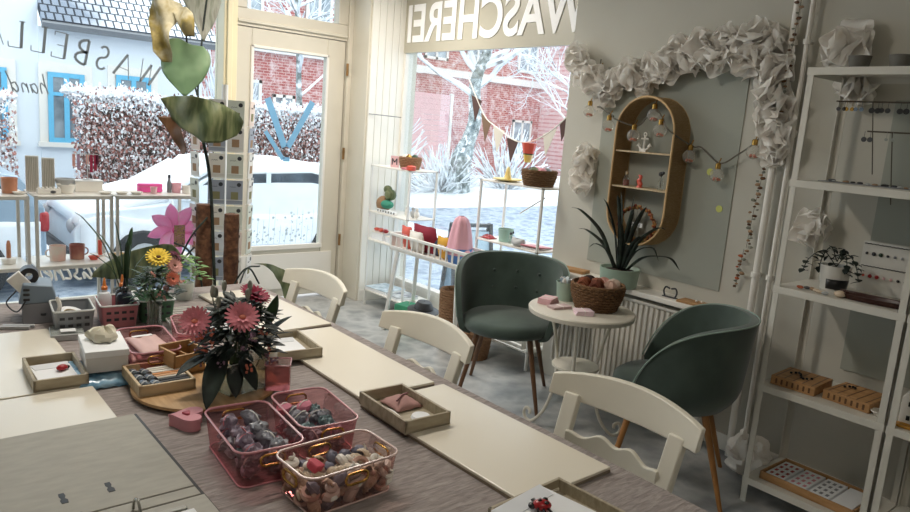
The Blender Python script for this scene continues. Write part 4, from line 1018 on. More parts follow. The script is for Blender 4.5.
# white wire rack, tissue, herb, spiky plant
r = T('wire_rack', 'white wire rack lying between the bouquets', 'rack', (.93, 2.66, TZ+.002), radians(-8))
g = G(); g.tube([(-.07, -.11, .01), (.07, -.11, .01), (.07, .11, .01), (-.07, .11, .01)], .004, 6, True); g.done('frame', WMETAL, r)
for k in range(7): g = G(); g.tube([(-.07, -.09+.03*k, .012), (.07, -.09+.03*k, .012)], .0028, 5); g.done('wire', WMETAL, r)
r = T('tissue_heap', 'white crumpled tissue paper behind the front bouquet', 'paper', (1.01, 2.48, TZ))
g = G(); g.sheet(26, 18, lambda u, v: (-.09+.18*u, -.12+.24*v, .004+.055*(sin(pi*u)*sin(pi*v))**.5*(1+.6*noise.noise((u*5, v*5, 1))))); g.done('crumpled_sheet', mat('white_tissue', '#e6ebee', .8), r, solid=.0008, ang=20)
r = T('potted_herb', 'small leafy green herb in a glass behind the bouquets', 'plant', (1.03, 2.95, TZ))
G().lathe([(0, 0), (.035, 0), (.042, .07), (.038, .07), (.032, .004), (0, .004)], (0, 0, 0), 20, caps=False).done('pot', mat('pale_pot', '#dfe3de', .3), r)
g = G()
for i in range(110):
    a = q.random()*6.28; e = q.uniform(-.3, 1.4); rr_ = .03+.07*q.random(); leaf_at(g, (cos(a)*cos(e)*rr_, sin(a)*cos(e)*rr_, .11+.07*sin(e)), (cos(a), sin(a), .3), q.uniform(.02, .04), .018, 4, 3)
g.done('foliage', speckle('herb_green', ['#5f8a4a', '#88ad66'], 20, .6), r, solid=.0006)
def blades(name, label, x, y, z, specs, potm, pr=.05, ph=.09, wid=.016, group=None):
    r = T(name, label, 'plant', (x, y, z))
    G().lathe([(0, 0), (pr*.85, 0), (pr*.9, .006), (pr, ph), (pr*.93, ph), (pr*.82, ph-.015), (0, ph-.015)], (0, 0, 0), 32, caps=False).done('pot', potm, r)
    G().lathe([(0, ph-.016), (pr*.85, ph-.016), (0, ph-.008)], (0, 0, 0), 24, caps=False).done('soil', SOIL, r)
    for (dx, dy, h, dr) in specs:
        pts = spl([(dx*.12, dy*.12, ph-.012), (dx*.5, dy*.5, ph+h*.55), (dx, dy, ph+h*.9-dr*.3), (dx*1.25, dy*1.25, ph+h-dr)], 6)
        g = G(); n = len(pts); sd = Vector((.75, -.65, 0)) if abs(dx*.75-dy*.65) < .7*math.hypot(dx, dy) or math.hypot(dx, dy) < .02 else Vector((-dy, dx, 0)).normalized()
        vs = []
        for i, p in enumerate(pts):
            t = i/(n-1); w_ = wid*(.55+.6*sin(pi*min(.5, t)))*(1-t**3) + .0006
            vs += [p-sd*w_/2, p+Vector((0, 0, -w_*.15)), p+sd*w_/2]
        fs = [(i*3+k, i*3+k+1, (i+1)*3+k+1, (i+1)*3+k) for i in range(n-1) for k in range(2)]
        g.add(vs, fs); g.done('leaf', DLEAF if 'sill' in label else LEAF, r, solid=.0014)
    return r
blades('spiky_plant', 'spiky grass-leaved plant left of the yellow bouquet', .79, 2.92, TZ, [(-.13, .05, .30, 0), (-.07, .03, .22, 0), (-.03, 0, .27, 0), (.02, .0, .18, 0), (-.05, -.04, .16, 0), (.03, .03, .24, 0), (-.1, 0, .15, 0), (.0, -.03, .2, 0), (.06, -.02, .14, 0), (-.02, .05, .13, 0)], mat('grey_pot', '#8b8f8c', .6), .045, .07, .018)

# ------------------------------------------------------------ tall plant with coir poles
PX, PY = 1.22, 3.42
r = T('tall_climbing_plant', 'tall big-leaved plant with two coir poles rising behind the bouquets', 'plant', (PX, PY, 0))
G().lathe([(0, 0), (.15, 0), (.16, .02), (.2, .36), (.185, .36), (.165, .33), (0, .33)], (0, 0, 0), 40, caps=False).done('pot', mat('white_planter', '#d9d8d2', .4), r)
G().lathe([(0, .325), (.17, .325), (0, .34)], (0, 0, 0), 24, caps=False).done('soil', SOIL, r)
for (x, y, h, ra) in ((.046, -.07, 1.095, .040), (.18, -.07, 1.045, .036)):
    g = G(); g.lathe([(0, .3), (ra, .3)]+[(ra*(1+.04*sin(k*2.1)), .3+(h-.3)*k/14) for k in range(1, 15)]+[(0, h+.002)], (x, y, 0), 18, caps=False); g.done('coir_pole', MOSS, r)
g = G(); g.tube(spl([(.10, -.12, .33), (.075, -.12, .8), (.055, -.11, 1.2), (.02, -.09, 1.42), (-.02, -.06, 1.60)], 6), .008, 8); g.done('main_stem', DLEAF, r)
SV = Vector((.76, -.65, .04)).normalized(); UV = Vector((0, 0, 1)); NV = Vector((-.65, -.76, 0))
def outline_leaf(name, cx, cy, cz, rows, m, label, bend, nu=13, veins=None):
    """rows: (height, left, right) of a leaf seen broadside; bend(u, t) gives its real depth"""
    hs_ = [a[0] for a in rows]; K = 22; g = G(); c = Vector((cx, cy, cz))+(SV*-.058+UV*.02 if cz > 1.3 else Vector((0, 0, 0)))
    def at_(t):
        f_ = t*(len(rows)-1); i = min(int(f_), len(rows)-2); k = f_-i; k2 = k
        return [rows[i][q_]*(1-k2)+rows[i+1][q_]*k2 for q_ in range(3)]
    def P(t, s_):
        z, a, b = at_(t); u = a+(b-a)*s_; return c+SV*u+UV*z+NV*(.02+bend(u, z))
    g.sheet(K, nu, lambda t, s_: tuple(P(t, s_))); o = lab(g.done(name, m, r, solid=.0018, ang=70), label)
    for vv in (veins or []):
        g = G(); g.tube(spl([c+SV*u+UV*z+NV*(bend(u, z)+.002) for u, z in vv], 4), .0022, 5); g.done('vein', PLEAF, o)
    return o
nz_ = lambda u, z, s, a: a*noise.noise((u*9, z*9, s))
outline_leaf('heart_leaf', 0, -.07, 1.705, [(.125, -.045, -.02), (.118, -.085, .0), (.10, -.108, .03), (.095, -.115, .085), (.06, -.12, .115), (.02, -.115, .12), (-.02, -.10, .108), (-.06, -.07, .085), (-.10, -.03, .05), (-.13, .005, .018)], PLEAF, 'pale green heart-shaped leaf', lambda u, z: -.22*abs(u-.01)+nz_(u, z, 1, .03), veins=[[(.02, .10), (.015, 0), (.01, -.12)], [(.018, .08), (-.05, .04), (-.10, .0)], [(.018, .08), (.07, .05), (.11, .02)], [(.015, .02), (-.03, -.03), (-.06, -.06)], [(.015, .02), (.05, -.02), (.08, -.06)]])
outline_leaf('drooping_leaf', 0, -.10, 1.49, [(.085, -.08, .06), (.072, -.13, .13), (.05, -.12, .19), (.02, -.10, .235), (-.02, -.075, .255), (-.055, -.03, .25), (-.085, .04, .235), (-.12, .10, .17)], OLEAF, 'dark folded leaf drooping to the right', lambda u, z: .05*sin(u*16)+nz_(u, z, 4, .05), veins=[[(.04, .07), (.09, .0), (.12, -.10)]])
outline_leaf('drooping_leaf', 0, -.06, 1.46, [(.02, -.11, -.02), (-.02, -.09, .0), (-.07, -.05, .02), (-.12, -.015, .03), (-.15, .01, .025)], LEGD, 'dark brown withered leaf under the heart leaf', lambda u, z: .03*sin(u*30)+nz_(u, z, 6, .04))
outline_leaf('curled_leaf', -.085, -.05, 1.86, [(.13, .0, .03), (.12, -.05, .06), (.09, -.075, .075), (.04, -.07, .06), (.0, -.055, .05), (-.05, -.04, .05), (-.10, -.035, .045), (-.14, -.01, .035)], YLEAF, 'curled yellow-brown dying leaf', lambda u, z: .04*sin(u*40+z*12)+nz_(u, z, 8, .09))
outline_leaf('curled_leaf', 0.0, -.06, 1.92, [(.045, -.06, .0), (.035, -.05, .05), (.01, -.02, .08), (-.04, .01, .09), (-.09, .05, .09)], YLEAF, 'yellow leaf tip folding over to the right', lambda u, z: .05+.03*sin(u*30)+nz_(u, z, 10, .06))
outline_leaf('grey_leaf', .09, -.03, 2.02, [(.24, -.02, .05), (.16, -.09, .09), (.08, -.10, .10), (.0, -.085, .095), (-.08, -.04, .075), (-.15, .005, .045), (-.19, .025, .03)], GLEAF, 'large dried grey-green leaf at the top', lambda u, z: -.15*abs(u-.02)+nz_(u, z, 12, .04), veins=[[(.01, .22), (.015, 0), (.027, -.18)]])
outline_leaf('long_leaf', -.28, -.26, .87, [(.095, .10, .14), (.075, .02, .165), (.05, -.06, .18), (.02, -.13, .19), (-.02, -.20, .17), (-.06, -.25, .06), (-.085, -.26, -.16)], OLEAF, 'long olive leaf reaching left behind the flowers', lambda u, z: .06*sin(u*6)+nz_(u, z, 14, .03), veins=[[(.12, .09), (-.02, .02), (-.24, -.075)]])
outline_leaf('long_leaf', .52, .12, .62, [(.11, -.13, -.02), (.10, -.08, .06), (.07, -.01, .09), (.02, .03, .105), (-.05, .06, .11), (-.10, .08, .10)], OLEAF, 'olive leaf hanging to the right of the poles', lambda u, z: .05*sin(u*20)+nz_(u, z, 16, .03))
for pts in ([(.10, -.10, .5), (.22, -.06, .66), (.32, .06, .735), (.42, .12, .73)], [(.05, -.10, .5), (.0, -.15, .75), (-.08, -.22, .9), (-.16, -.26, .95)], [(.02, -.08, 1.5), (.01, -.06, 1.62), (.02, -.07, 1.79)], [(.0, -.08, 1.6), (-.03, -.04, 1.78), (-.05, -.06, 1.97)], [(.0, -.08, 1.6), (.05, -.02, 1.95), (.09, -.03, 2.26)], [(.14, -.10, .6), (.2, -.12, .74), (.25, -.13, .78), (.30, -.14, .70)], [(-.02, -.12, .9), (-.08, -.13, .84), (-.14, -.14, .76)], [(.04, -.12, 1.04), (-.04, -.13, .95), (-.12, -.14, .80)]):
    g = G(); g.tube(spl(pts), .0045, 8); g.done('leaf_stalk', DLEAF, r)

# ============================================================ FRONT WINDOW LETTERING
LG = mat('grey_letter_film', '#8f979c', .5)
def serif(g, ch, x, z, h, tilt, y=5.43):
    """thin serif capital, mirrored: drawn with x growing to the left"""
    T_, t_ = .018*h/.17, .006*h/.17
    S = {'W': [((0, 1), (.25, 0), T_), ((.25, 0), (.45, .9), t_), ((.45, .9), (.7, 0), T_), ((.7, 0), (.95, 1), t_)],
         'A': [((0, 0), (.38, 1), t_), ((.38, 1), (.78, 0), T_), ((.14, .36), (.64, .36), t_)],
         'E': [((.1, 0), (.1, 1), T_), ((.1, 1), (.6, 1), t_), ((.1, .5), (.45, .5), t_), ((.1, 0), (.65, 0), t_), ((.6, 1), (.6, .85), t_), ((.65, 0), (.65, .18), t_)],
         'L': [((.1, 0), (.1, 1), T_), ((.1, 0), (.6, 0), t_), ((.6, 0), (.62, .2), t_), ((-.02, 1), (.22, 1), t_)],
         'B': [((.1, 0), (.1, 1), T_)]+[((.1+.4*sin(pi*k/8), 1-.25*(1-cos(pi*k/8))), (.1+.4*sin(pi*(k+1)/8), 1-.25*(1-cos(pi*(k+1)/8))), .018*h/.17) for k in range(8)]+[((.1+.48*sin(pi*k/8), .5-.25*(1-cos(pi*k/8))), (.1+.48*sin(pi*(k+1)/8), .5-.25*(1-cos(pi*(k+1)/8))), .018*h/.17) for k in range(8)],
         'S': [((.3+.2*cos(a0), .75+.24*sin(a0)), (.3+.2*cos(a1), .75+.24*sin(a1)), .016*h/.17) for a0, a1 in [(radians(30+24*k), radians(54+24*k)) for k in range(10)]]+[((.3+.22*cos(a0), .26+.25*sin(a0)), (.3+.22*cos(a1), .26+.25*sin(a1)), .016*h/.17) for a0, a1 in [(radians(90-24*k), radians(66-24*k)) for k in range(10)]]}[ch]
    for a, b, w_ in S:
        P = []
        for u, v in (a, b):
            X, Z = -u*h*.85, v*h; P.append((x+X*cos(tilt)-Z*sin(tilt), z+X*sin(tilt)+Z*cos(tilt)))
        g.add(*_flat(P[0], P[1], w_, y))
g = G()
for ch, x, z, h, ti in (('W', 1.665, 1.66, .16, radians(-20)), ('A', 1.50, 1.70, .16, radians(-17)), ('S', 1.355, 1.74, .16, radians(-14)), ('B', 1.235, 1.765, .165, radians(-11)), ('E', 1.11, 1.79, .165, radians(-8)), ('L', .99, 1.815, .165, radians(-6)), ('L', .865, 1.83, .165, radians(-4)), ('A', .755, 1.84, .165, radians(-2))):
    serif(g, ch, x, z, h, ti)
lab(g.done('shop_lettering', LG, fw, smooth=False), 'grey serif capitals in an arc, reading backwards')
def script(name, strokes, ox, oz, s, r_, m, label, y=5.435, slant=.25):
    g = G()
    for st in strokes: g.tube([(ox-(u+slant*v)*s, y, oz+v*s) for u, v in [(p.x, p.y) for p in spl([(a, b, 0) for a, b in st], 5)]], r_, 5)
    lab(g.done(name, m, fw), label)
H_ = [[(0, 1.5), (.05, .8), (.0, 0)], [(0, .4), (.25, .8), (.4, .5), (.42, 0)], [(1.0, .6), (.75, .7), (.65, .3), (.8, 0), (1.0, .3), (1.05, .65), (1.05, 0)], [(1.3, .7), (1.32, 0)], [(1.32, .4), (1.5, .7), (1.65, .5), (1.68, 0)], [(2.3, .6), (2.05, .7), (1.95, .3), (2.1, 0), (2.3, .3)], [(2.45, 1.5), (2.35, .7), (2.35, 0)]]
script('script_word', H_, 1.0, 1.555, .085, .0045, LG, 'grey handwritten word on the glass, reading backwards')
W_ = [[(0, .8), (.1, 0), (.35, .6), (.5, 0), (.75, .9)], [(1.3, .6), (1.05, .7), (.95, .2), (1.1, 0), (1.35, .4), (1.38, .0)], [(1.05, 1.05), (1.08, 1.1)], [(1.28, 1.05), (1.31, 1.1)], [(1.9, .7), (1.65, .8), (1.7, .45), (1.9, .25), (1.75, 0), (1.55, .05)], [(2.4, .65), (2.15, .6), (2.15, .1), (2.45, .1)], [(2.65, 1.7), (2.6, .8), (2.55, 0)], [(2.58, .4), (2.8, .7), (2.9, .4), (2.95, 0)], [(3.15, .3), (3.4, .6), (3.2, .75), (3.1, .3), (3.3, 0), (3.5, .2)], [(3.65, .75), (3.65, 0)], [(3.66, .4), (3.9, .75)], [(4.05, .3), (4.3, .6), (4.1, .75), (4.0, .3), (4.2, 0), (4.4, .2)], [(4.55, .7), (4.57, 0), (4.7, .1)], [(4.56, 1.1), (4.58, 1.14)]]
script('script_word', W_, 1.36, .29, .115, .009, WHITE, 'white handwritten word low on the glass, reading backwards', slant=.3)

# ============================================================ LEFT VITRINE SHELVES
def frame_shelf(label, x0, x1, y0, y1, zs, top):
    r = T('display_shelf', label, 'shelf', ((x0+x1)/2, (y0+y1)/2, 0)); w_, d = (x1-x0)/2, (y1-y0)/2
    for sx in (-1, 1):
        for sy in (-1, 1): G().box(sx*(w_-.009), sy*(d-.009), top/2, .018, .018, top).done('post', GMETAL, r, bevel=.002)
    for z in zs:
        G().bb(-w_, w_, -d, d, z-.012, z).done('shelf_board', WHITE, r, bevel=.002, smooth=False)
        g = G(); g.bb(-w_, w_, -d-.003, -d+.003, z-.022, z-.004); g.done('front_rail', GMETAL, r, smooth=False)
    return r
VY_ = (4.58, 4.92)
frame_shelf('white metal display shelf at the left edge, with a candle', -.15, .735, *VY_, (.985, .575, .18), .985)
frame_shelf('white metal display shelf with mugs on its middle board', .76, 1.175, *VY_, (.985, .575, .18), .985)
frame_shelf('white metal display shelf behind the bright pink paper flower', 1.19, 1.69, *VY_, (.985, .575, .18), .985)
ZT, ZM = .9865, .5765
def cup(name, label, cat, x, y, z, r0, r1, h, m, handle=None, inner=None, group=None):
    r = T(name, label, cat, (x, y, z), 0, group); t_ = .003
    G().lathe([(0, 0), (r0, 0), (r1, h), (r1-t_, h), (r0-t_, t_), (0, t_)], (0, 0, 0), 26, caps=False).done('cup_body', m, r)
    if inner: G().lathe([(0, h*.7), (r0-t_+(r1-r0)*.7, h*.7), (0, h*.72)], (0, 0, 0), 20, caps=False).done('filling', inner, r)
    if handle is not None: g = G(); g.tube([(r1*.92*cos(handle)+.022*sin(a)*cos(handle), r1*.92*sin(handle)+.022*sin(a)*sin(handle), h*.5+.022*cos(a)) for a in [k*pi/8 for k in range(9)]], .004, 6); g.done('handle', m, r)
    else: g = G(); g.tube([(r1*cos(a), r1*sin(a), h) for a in [k*pi/10 for k in range(20)]], .0022, 5, True); g.done('lip', m, r)
    return r
COPPER = mat('copper_glaze', '#c98a6a', .4, var=.2, vs=20)
cup('candle_glass', 'copper-coloured candle pot on the left display shelf', 'candle', .66, 4.72, ZT, .038, .042, .085, COPPER, inner=WHITE)
cup('small_dish', 'small white dish beside the copper candle pot', 'dish', .70, 4.66, ZT, .025, .035, .012, WHITE)
def plaque(x, label, h=.20):
    r = T('ribbed_tile', label, 'plaque', (x, 4.78, ZT), radians(-8))
    G().box(0, 0, h/2, .068, .018, h).done('tile', mat('bone_%d' % int(x*100), '#d8d6cf', .6), r, bevel=.002)
    g = G()
    for k in range(7): g.lathe([(.003, .008), (.003, h-.008)], (-.027+.009*k, -.0095, 0), 6)
    g.done('ribs', mat('greige_ribs', '#b7b3a8', .7), r)
plaque(.785, 'ribbed stone-coloured tile standing upright, left one', .21); plaque(.868, 'ribbed stone-coloured tile standing upright, right one', .20)
r = T('notched_stand', 'low white notched stand in front of the ribbed tiles', 'stand', (.85, 4.68, ZT))
g = G(); g.bb(-.06, .06, -.02, .02, 0, .03)
for k in range(6): g.box(-.05+.02*k, 0, .034, .01, .03, .01)
g.done('stand_body', WHITE, r, bevel=.002)
G().sph((.02, -.02, .012), .011, (1.4, .6, .7)).done('dark_stone', DARK, r)
cup('bowl', 'white bowl right of the ribbed tiles', 'bowl', .95, 4.72, ZT, .035, .052, .05, WHITE)
cup('bowl', 'grey-white shallow bowl stacked over the white bowl', 'bowl', .955, 4.80, ZT, .02, .06, .075, LGREY)
r = T('long_white_box', 'long low white box holding the hanging textile rack', 'box', (1.085, 4.80, ZT))
G().box(0, 0, .032, .155, .07, .064).done('box_body', WHITE, r, bevel=.003); G().box(0, 0, .067, .16, .074, .008).done('lid', PAPER, r, bevel=.002)
r = T('jewellery_rack', 'small wire rack hung with pink and crimson tassels', 'rack', (1.085, 4.80, ZT+.0715))
g = G(); g.tube([(0, 0, 0), (0, 0, .155)], .003, 6); g.tube([(-.08, 0, .155), (.06, 0, .155)], .003, 6); g.lathe([(0, 0), (.03, 0), (.03, .004), (0, .004)], (0, 0, 0), 16); g.done('wire', LGREY, r)
for k, (x, c, l) in enumerate(((-.075, 'blush', .075), (-.05, 'lilac', .09), (.0, 'blush', .06), (.022, 'magenta', .11), (.045, 'magenta', .10), (.055, 'plum', .06))):
    g = G(); g.bar((x, 0, .155), (x, 0, .155-l), .016, .004); g.done('tassel', FL[c], r)
for k, x in enumerate((1.15, 1.245, 1.33)):
    cup('small_dish', ['flat white dish before the long white box', 'flat white dish second from the left', 'flat white dish left of the pink tin'][k], 'dish', x, 4.66, ZT, .025, .036, .012, WHITE)
r = T('pink_capsule_box', 'pink rounded tin on the display shelf', 'box', (1.44, 4.76, ZT)); 
g = G(); g.prism(rr(.155, .05, .024, 6), 0, .055); g.done('tin_body', PINK, r, bevel=.008); g = G(); g.prism(rr(.157, .052, .025, 6), .036, .0385); g.done('lid_seam', ROSE, r)
r.name = 'pink_tin'
cup('candle_glass', 'small white-pink candle glass before the pink tin', 'candle', 1.44, 4.68, ZT, .018, .02, .04, PINKP, inner=WHITE)
r = T('grey_bottle', 'slim grey bottle right of the pink tin', 'bottle', (1.555, 4.74, ZT)); r.name = 'slim_bottle'
G().lathe([(0, 0), (.014, 0), (.015, .06), (.008, .08), (.008, .095), (0, .095)], (0, 0, 0), 16, caps=False).done('bottle_body', mat('slate_bottle', '#7d8288', .3), r); G().lathe([(0, .095), (.009, .095), (.008, .115), (0, .115)], (0, 0, 0), 12, caps=False).done('cap', DARK, r)
cup('pink_cup', 'pale pink cup near the right end of the display shelf', 'cup', 1.60, 4.74, ZT, .026, .032, .06, SOFTP)
cup('white_cup', 'white cup at the right end of the display shelf', 'cup', 1.655, 4.70, ZT, .028, .03, .048, WHITE)
cup('mug', 'blush and white mug on the middle board, left of the two', 'mug', .90, 4.74, ZM, .042, .046, .09, mat('blush_glaze', '#e3b9ad', .3, col2='#d9d0c4', vs=12), handle=pi)
cup('mug', 'dark red banded mug on the middle board, right of the two', 'mug', 1.01, 4.76, ZM, .04, .044, .09, mat('dark_red_glaze', '#b98a76', .3, col2='#7d2b30', vs=7), handle=0, inner=mat('dark_tea', '#5d1f26', .3))
cup('small_dish', 'orange dish at the right of the mugs', 'dish', 1.09, 4.70, ZM, .02, .03, .02, CORAL)
cup('small_dish', 'gold and white shallow dish on the middle board', 'dish', 1.24, 4.72, ZM, .03, .055, .022, mat('ochre_glaze', '#cba45e', .3))
r = T('pillar_candle', 'pink and white candle in a white holder at the left edge', 'candle', (.645, 4.72, ZM))
G().lathe([(0, 0), (.035, 0), (.038, .03), (.02, .034), (0, .034)], (0, 0, 0), 20, caps=False).done('holder', WHITE, r); G().lathe([(0, .03), (.012, .03), (.012, .11), (.006, .135), (0, .135)], (0, 0, 0), 14, caps=False).done('wax', COPPER, r)
r = T('coral_candle', 'slim coral candle standing at the right of the ochre dish', 'candle', (1.15, 4.80, ZM)); r.name = 'slim_candle'
G().lathe([(0, 0), (.012, 0), (.012, .1), (0, .104)], (0, 0, 0), 14, caps=False).done('wax', CORAL, r); G().lathe([(0, 0), (.02, 0), (.02, .008), (0, .01)], (0, 0, 0), 14, caps=False).done('foot', WHITE, r)
# pink paper flower hanging + patterned card
r = T('pink_paper_flower', 'large bright pink paper flower hung at the display shelf', 'paper flower', (1.51, 4.50, .78))
PKP = speckle('pink_paper', ['#ffd2ee', '#ffc0e6', '#ffdcf2'], 8, .7, 3, trans=.6)
g = G()
for k in range(8):
    a = 2*pi*k/8+.2; leaf_at(g, (.01*cos(a), 0, .01*sin(a)), (cos(a), -.12, sin(a)), .165, .085, 8, 5, droop=0, fold=.4, shape=0, side=(-sin(a), .3, cos(a)))
g.done('petals', PKP, r, solid=.001, ang=60); g = G(); g.sph((0, -.02, 0), .022, (1, .6, 1)); g.done('flower_eye', PINK, r)
g = G(); g.tube([(0, .02, 0), (0, .06, .18)], .0012, 5); g.done('hanging_thread', WHITE, r)
r = T('patterned_card', 'dark confetti-patterned card hanging before the pink paper flower', 'card', (1.50, 4.38, .76))
G().box(0, 0, 0, .066, .004, .135).done('card', speckle('confetti', ['#1d1718', '#e0a0a8', '#2a1d20', '#cfae6a', '#181414'], 130, .6, 1), r, smooth=False)
g = G(); g.tube([(0, 0, .068), (.0, .05, .2)], .0012, 5); g.done('hanging_thread', WHITE, r)

# ============================================================ CARD SPINNER
r0 = T('card_spinner', 'revolving wire rack filled with greeting cards beside the door', 'card rack', (1.80, 4.45, 0), -.36)
g = G(); g.lathe([(0, 0), (.02, 0), (.02, 1.70), (0, 1.70)], (0, 0.05, 0), 12, caps=False); g.done('pole', WMETAL, r0)
g = G(); g.lathe([(0, 0), (.10, 0), (.10, .02), (.03, .04), (0, .04)], (0, .05, 0), 28, caps=False); g.done('foot', WMETAL, r0)
# holders: front two columns, angled left column
SPM = Matrix.Translation((1.80, 4.45, 0)) @ Matrix.Rotation(-.36, 4, 'Z')
cardm = [mat('card_%d' % i, c, .7) for i, c in enumerate(['#f0eeea', '#eceae6', '#dfe6ec', '#a3abba', '#f0dfd6', '#eae7df', '#dde3d8'])]
KR = mat('kraft_patch', '#a98a6c', .8); OLV = mat('olive_patch', '#8c8a66', .8); INK = mat('ink', '#33373d', .6)
kk = 0; q = random.Random(21)
for col, (cx, cy, rz) in enumerate(((-.045, -.085, 0), (.065, -.085, 0), (-.17, -.03, radians(-62)), (.16, -.02, radians(70)))):
    Mc = Matrix.Translation((cx, cy, 0)) @ Matrix.Rotation(rz, 4, 'Z')
    for row in range(8):
        z = 1.60-.165*row; g = G()
        for a, b in (((-.048, -.012, z-.15), (.048, -.012, z-.15)), ((-.048, -.012, z-.12), (.048, -.012, z-.12)), ((-.048, .012, z-.15), (.048, .012, z-.15)), ((-.048, .0, z-.15), (-.048, .0, z)), ((.048, 0, z-.15), (.048, 0, z))): g.tube([Mc @ Vector(a), Mc @ Vector(b)], .0018, 5)
        g.done('wire_pocket', WMETAL, r0)
        if row > 6: continue
        nmz = ['top', 'second', 'third', 'fourth', 'fifth', 'sixth', 'bottom'][row]
        r = T('greeting_card', '%s greeting card in the %s column of the revolving rack' % (nmz, ['middle', 'right', 'left', 'far right'][col]), 'card', (0, 0, 0), 0, 'greeting cards in the revolving rack')
        r.matrix_world = SPM @ Mc @ Matrix.Translation((0, -.001, z-.147)) @ Matrix.Rotation(.05, 4, 'X')
        cm = cardm[q.randrange(7)]
        g = G(); g.bb(-.050, .050, -.002, .002, 0, .152); g.done('card_sheet', cm, r, smooth=False)
        g = G(); g.bb(-.022, .022, -.0032, -.002, .03, .078); g.done('picture', KR if row % 3 else OLV, r, smooth=False)
        g = G(); g.lathe([(0, 0), (.013, 0), (.013, .001), (0, .001)], (0, 0, 0), 14, Matrix.Translation((.026, -.002, .125)) @ Matrix.Rotation(pi/2, 4, 'X'), caps=False); g.done('round_sticker', INK, r, smooth=False)
        g = G(); g.tube([(-.03+.006*k, -.0028, .108+.005*(k % 2)) for k in range(7)], .0012, 4); g.done('handwriting', INK, r)

# ============================================================ DINING CHAIRS
def dining_chair(x, y, rz, label, first=None):
    if first: return dup(first, (x, y, 0), rz, label, 'white wooden chairs along the table')
    r = T('dining_chair', label, 'chair', (x, y, 0), rz, 'white wooden chairs along the table')
    # local: sitter faces -x, back at +x
    g = G(); g.prism([(-.40, -.19), (-.40, .19), (-.37, .21), (0, .20), (0, -.20), (-.37, -.21)], .425, .45); g.done('seat', CHAIRM, r, bevel=.01)
    g = G(); g.bb(-.36, -.02, -.17, -.15, .37, .425); g.bb(-.36, -.02, .15, .17, .37, .425); g.bb(-.38, -.36, -.17, .17, .37, .425); g.done('apron', CHAIRM, r, bevel=.003)
    for s_ in (-1, 1):
        g = G(); g.bar((-.36, s_*.17, .43), (-.38, s_*.18, 0), .038); g.done('leg', CHAIRM, r, bevel=.004)
        g = G(); g.bar((-.02, s_*.165, .46), (.08, s_*.18, 0), .038, .045); g.bar((-.025, s_*.165, .42), (.095, s_*.175, .80), .05, .026); g.done('rear_leg', CHAIRM, r, bevel=.005)
    g = G(); n = 14; vs = []
    for i in range(n):
        t = i/(n-1); yy = -.245+.49*t; bow = .055*(1-(2*t-1)**2); e = .012*(2*t-1)**2
        for dx, z in ((-.012, .775+e), (.012, .775+e), (.027, .875-.028*(2*t-1)**2), (.005, .875-.028*(2*t-1)**2)): vs.append((.09+bow+dx-.02, yy, z))
    fs = [(i*4+k, i*4+(k+1) % 4, (i+1)*4+(k+1) % 4, (i+1)*4+k) for i in range(n-1) for k in range(4)]+[(0, 1, 2, 3), (4*n-1, 4*n-2, 4*n-3, 4*n-4)]
    g.add(vs, fs); g.done('top_rail', CHAIRM, r, bevel=.004)
    g = G(); n = 26; vs = []
    for i in range(n):
        t = i/(n-1); yy = -.155+.31*t; bow = .03*(1-(2*t-1)**2); w_ = .009*cos(t*pi*6)+.014*(1-(2*t-1)**2)
        for dx, z in ((-.008, .575-.4*w_), (.008, .575-.4*w_), (.012, .665+w_), (-.004, .665+w_)): vs.append((.046+bow+dx, yy, z+.03))
    fs = [(i*4+k, i*4+(k+1) % 4, (i+1)*4+(k+1) % 4, (i+1)*4+k) for i in range(n-1) for k in range(4)]+[(0, 1, 2, 3), (4*n-1, 4*n-2, 4*n-3, 4*n-4)]
    g.add(vs, fs); lab(g.done('middle_rail', CHAIRM, r, bevel=.003), 'wavy-edged middle rail')
    return r
DC = dining_chair(1.51, 1.105, radians(2), 'white wooden chair nearest the camera at the table')
dining_chair(1.425, 1.90, radians(2), 'white wooden chair in the middle of the row, before the green armchair', DC)
dining_chair(1.425, 2.70, radians(2), 'white wooden chair farthest along the table, near the door', DC)

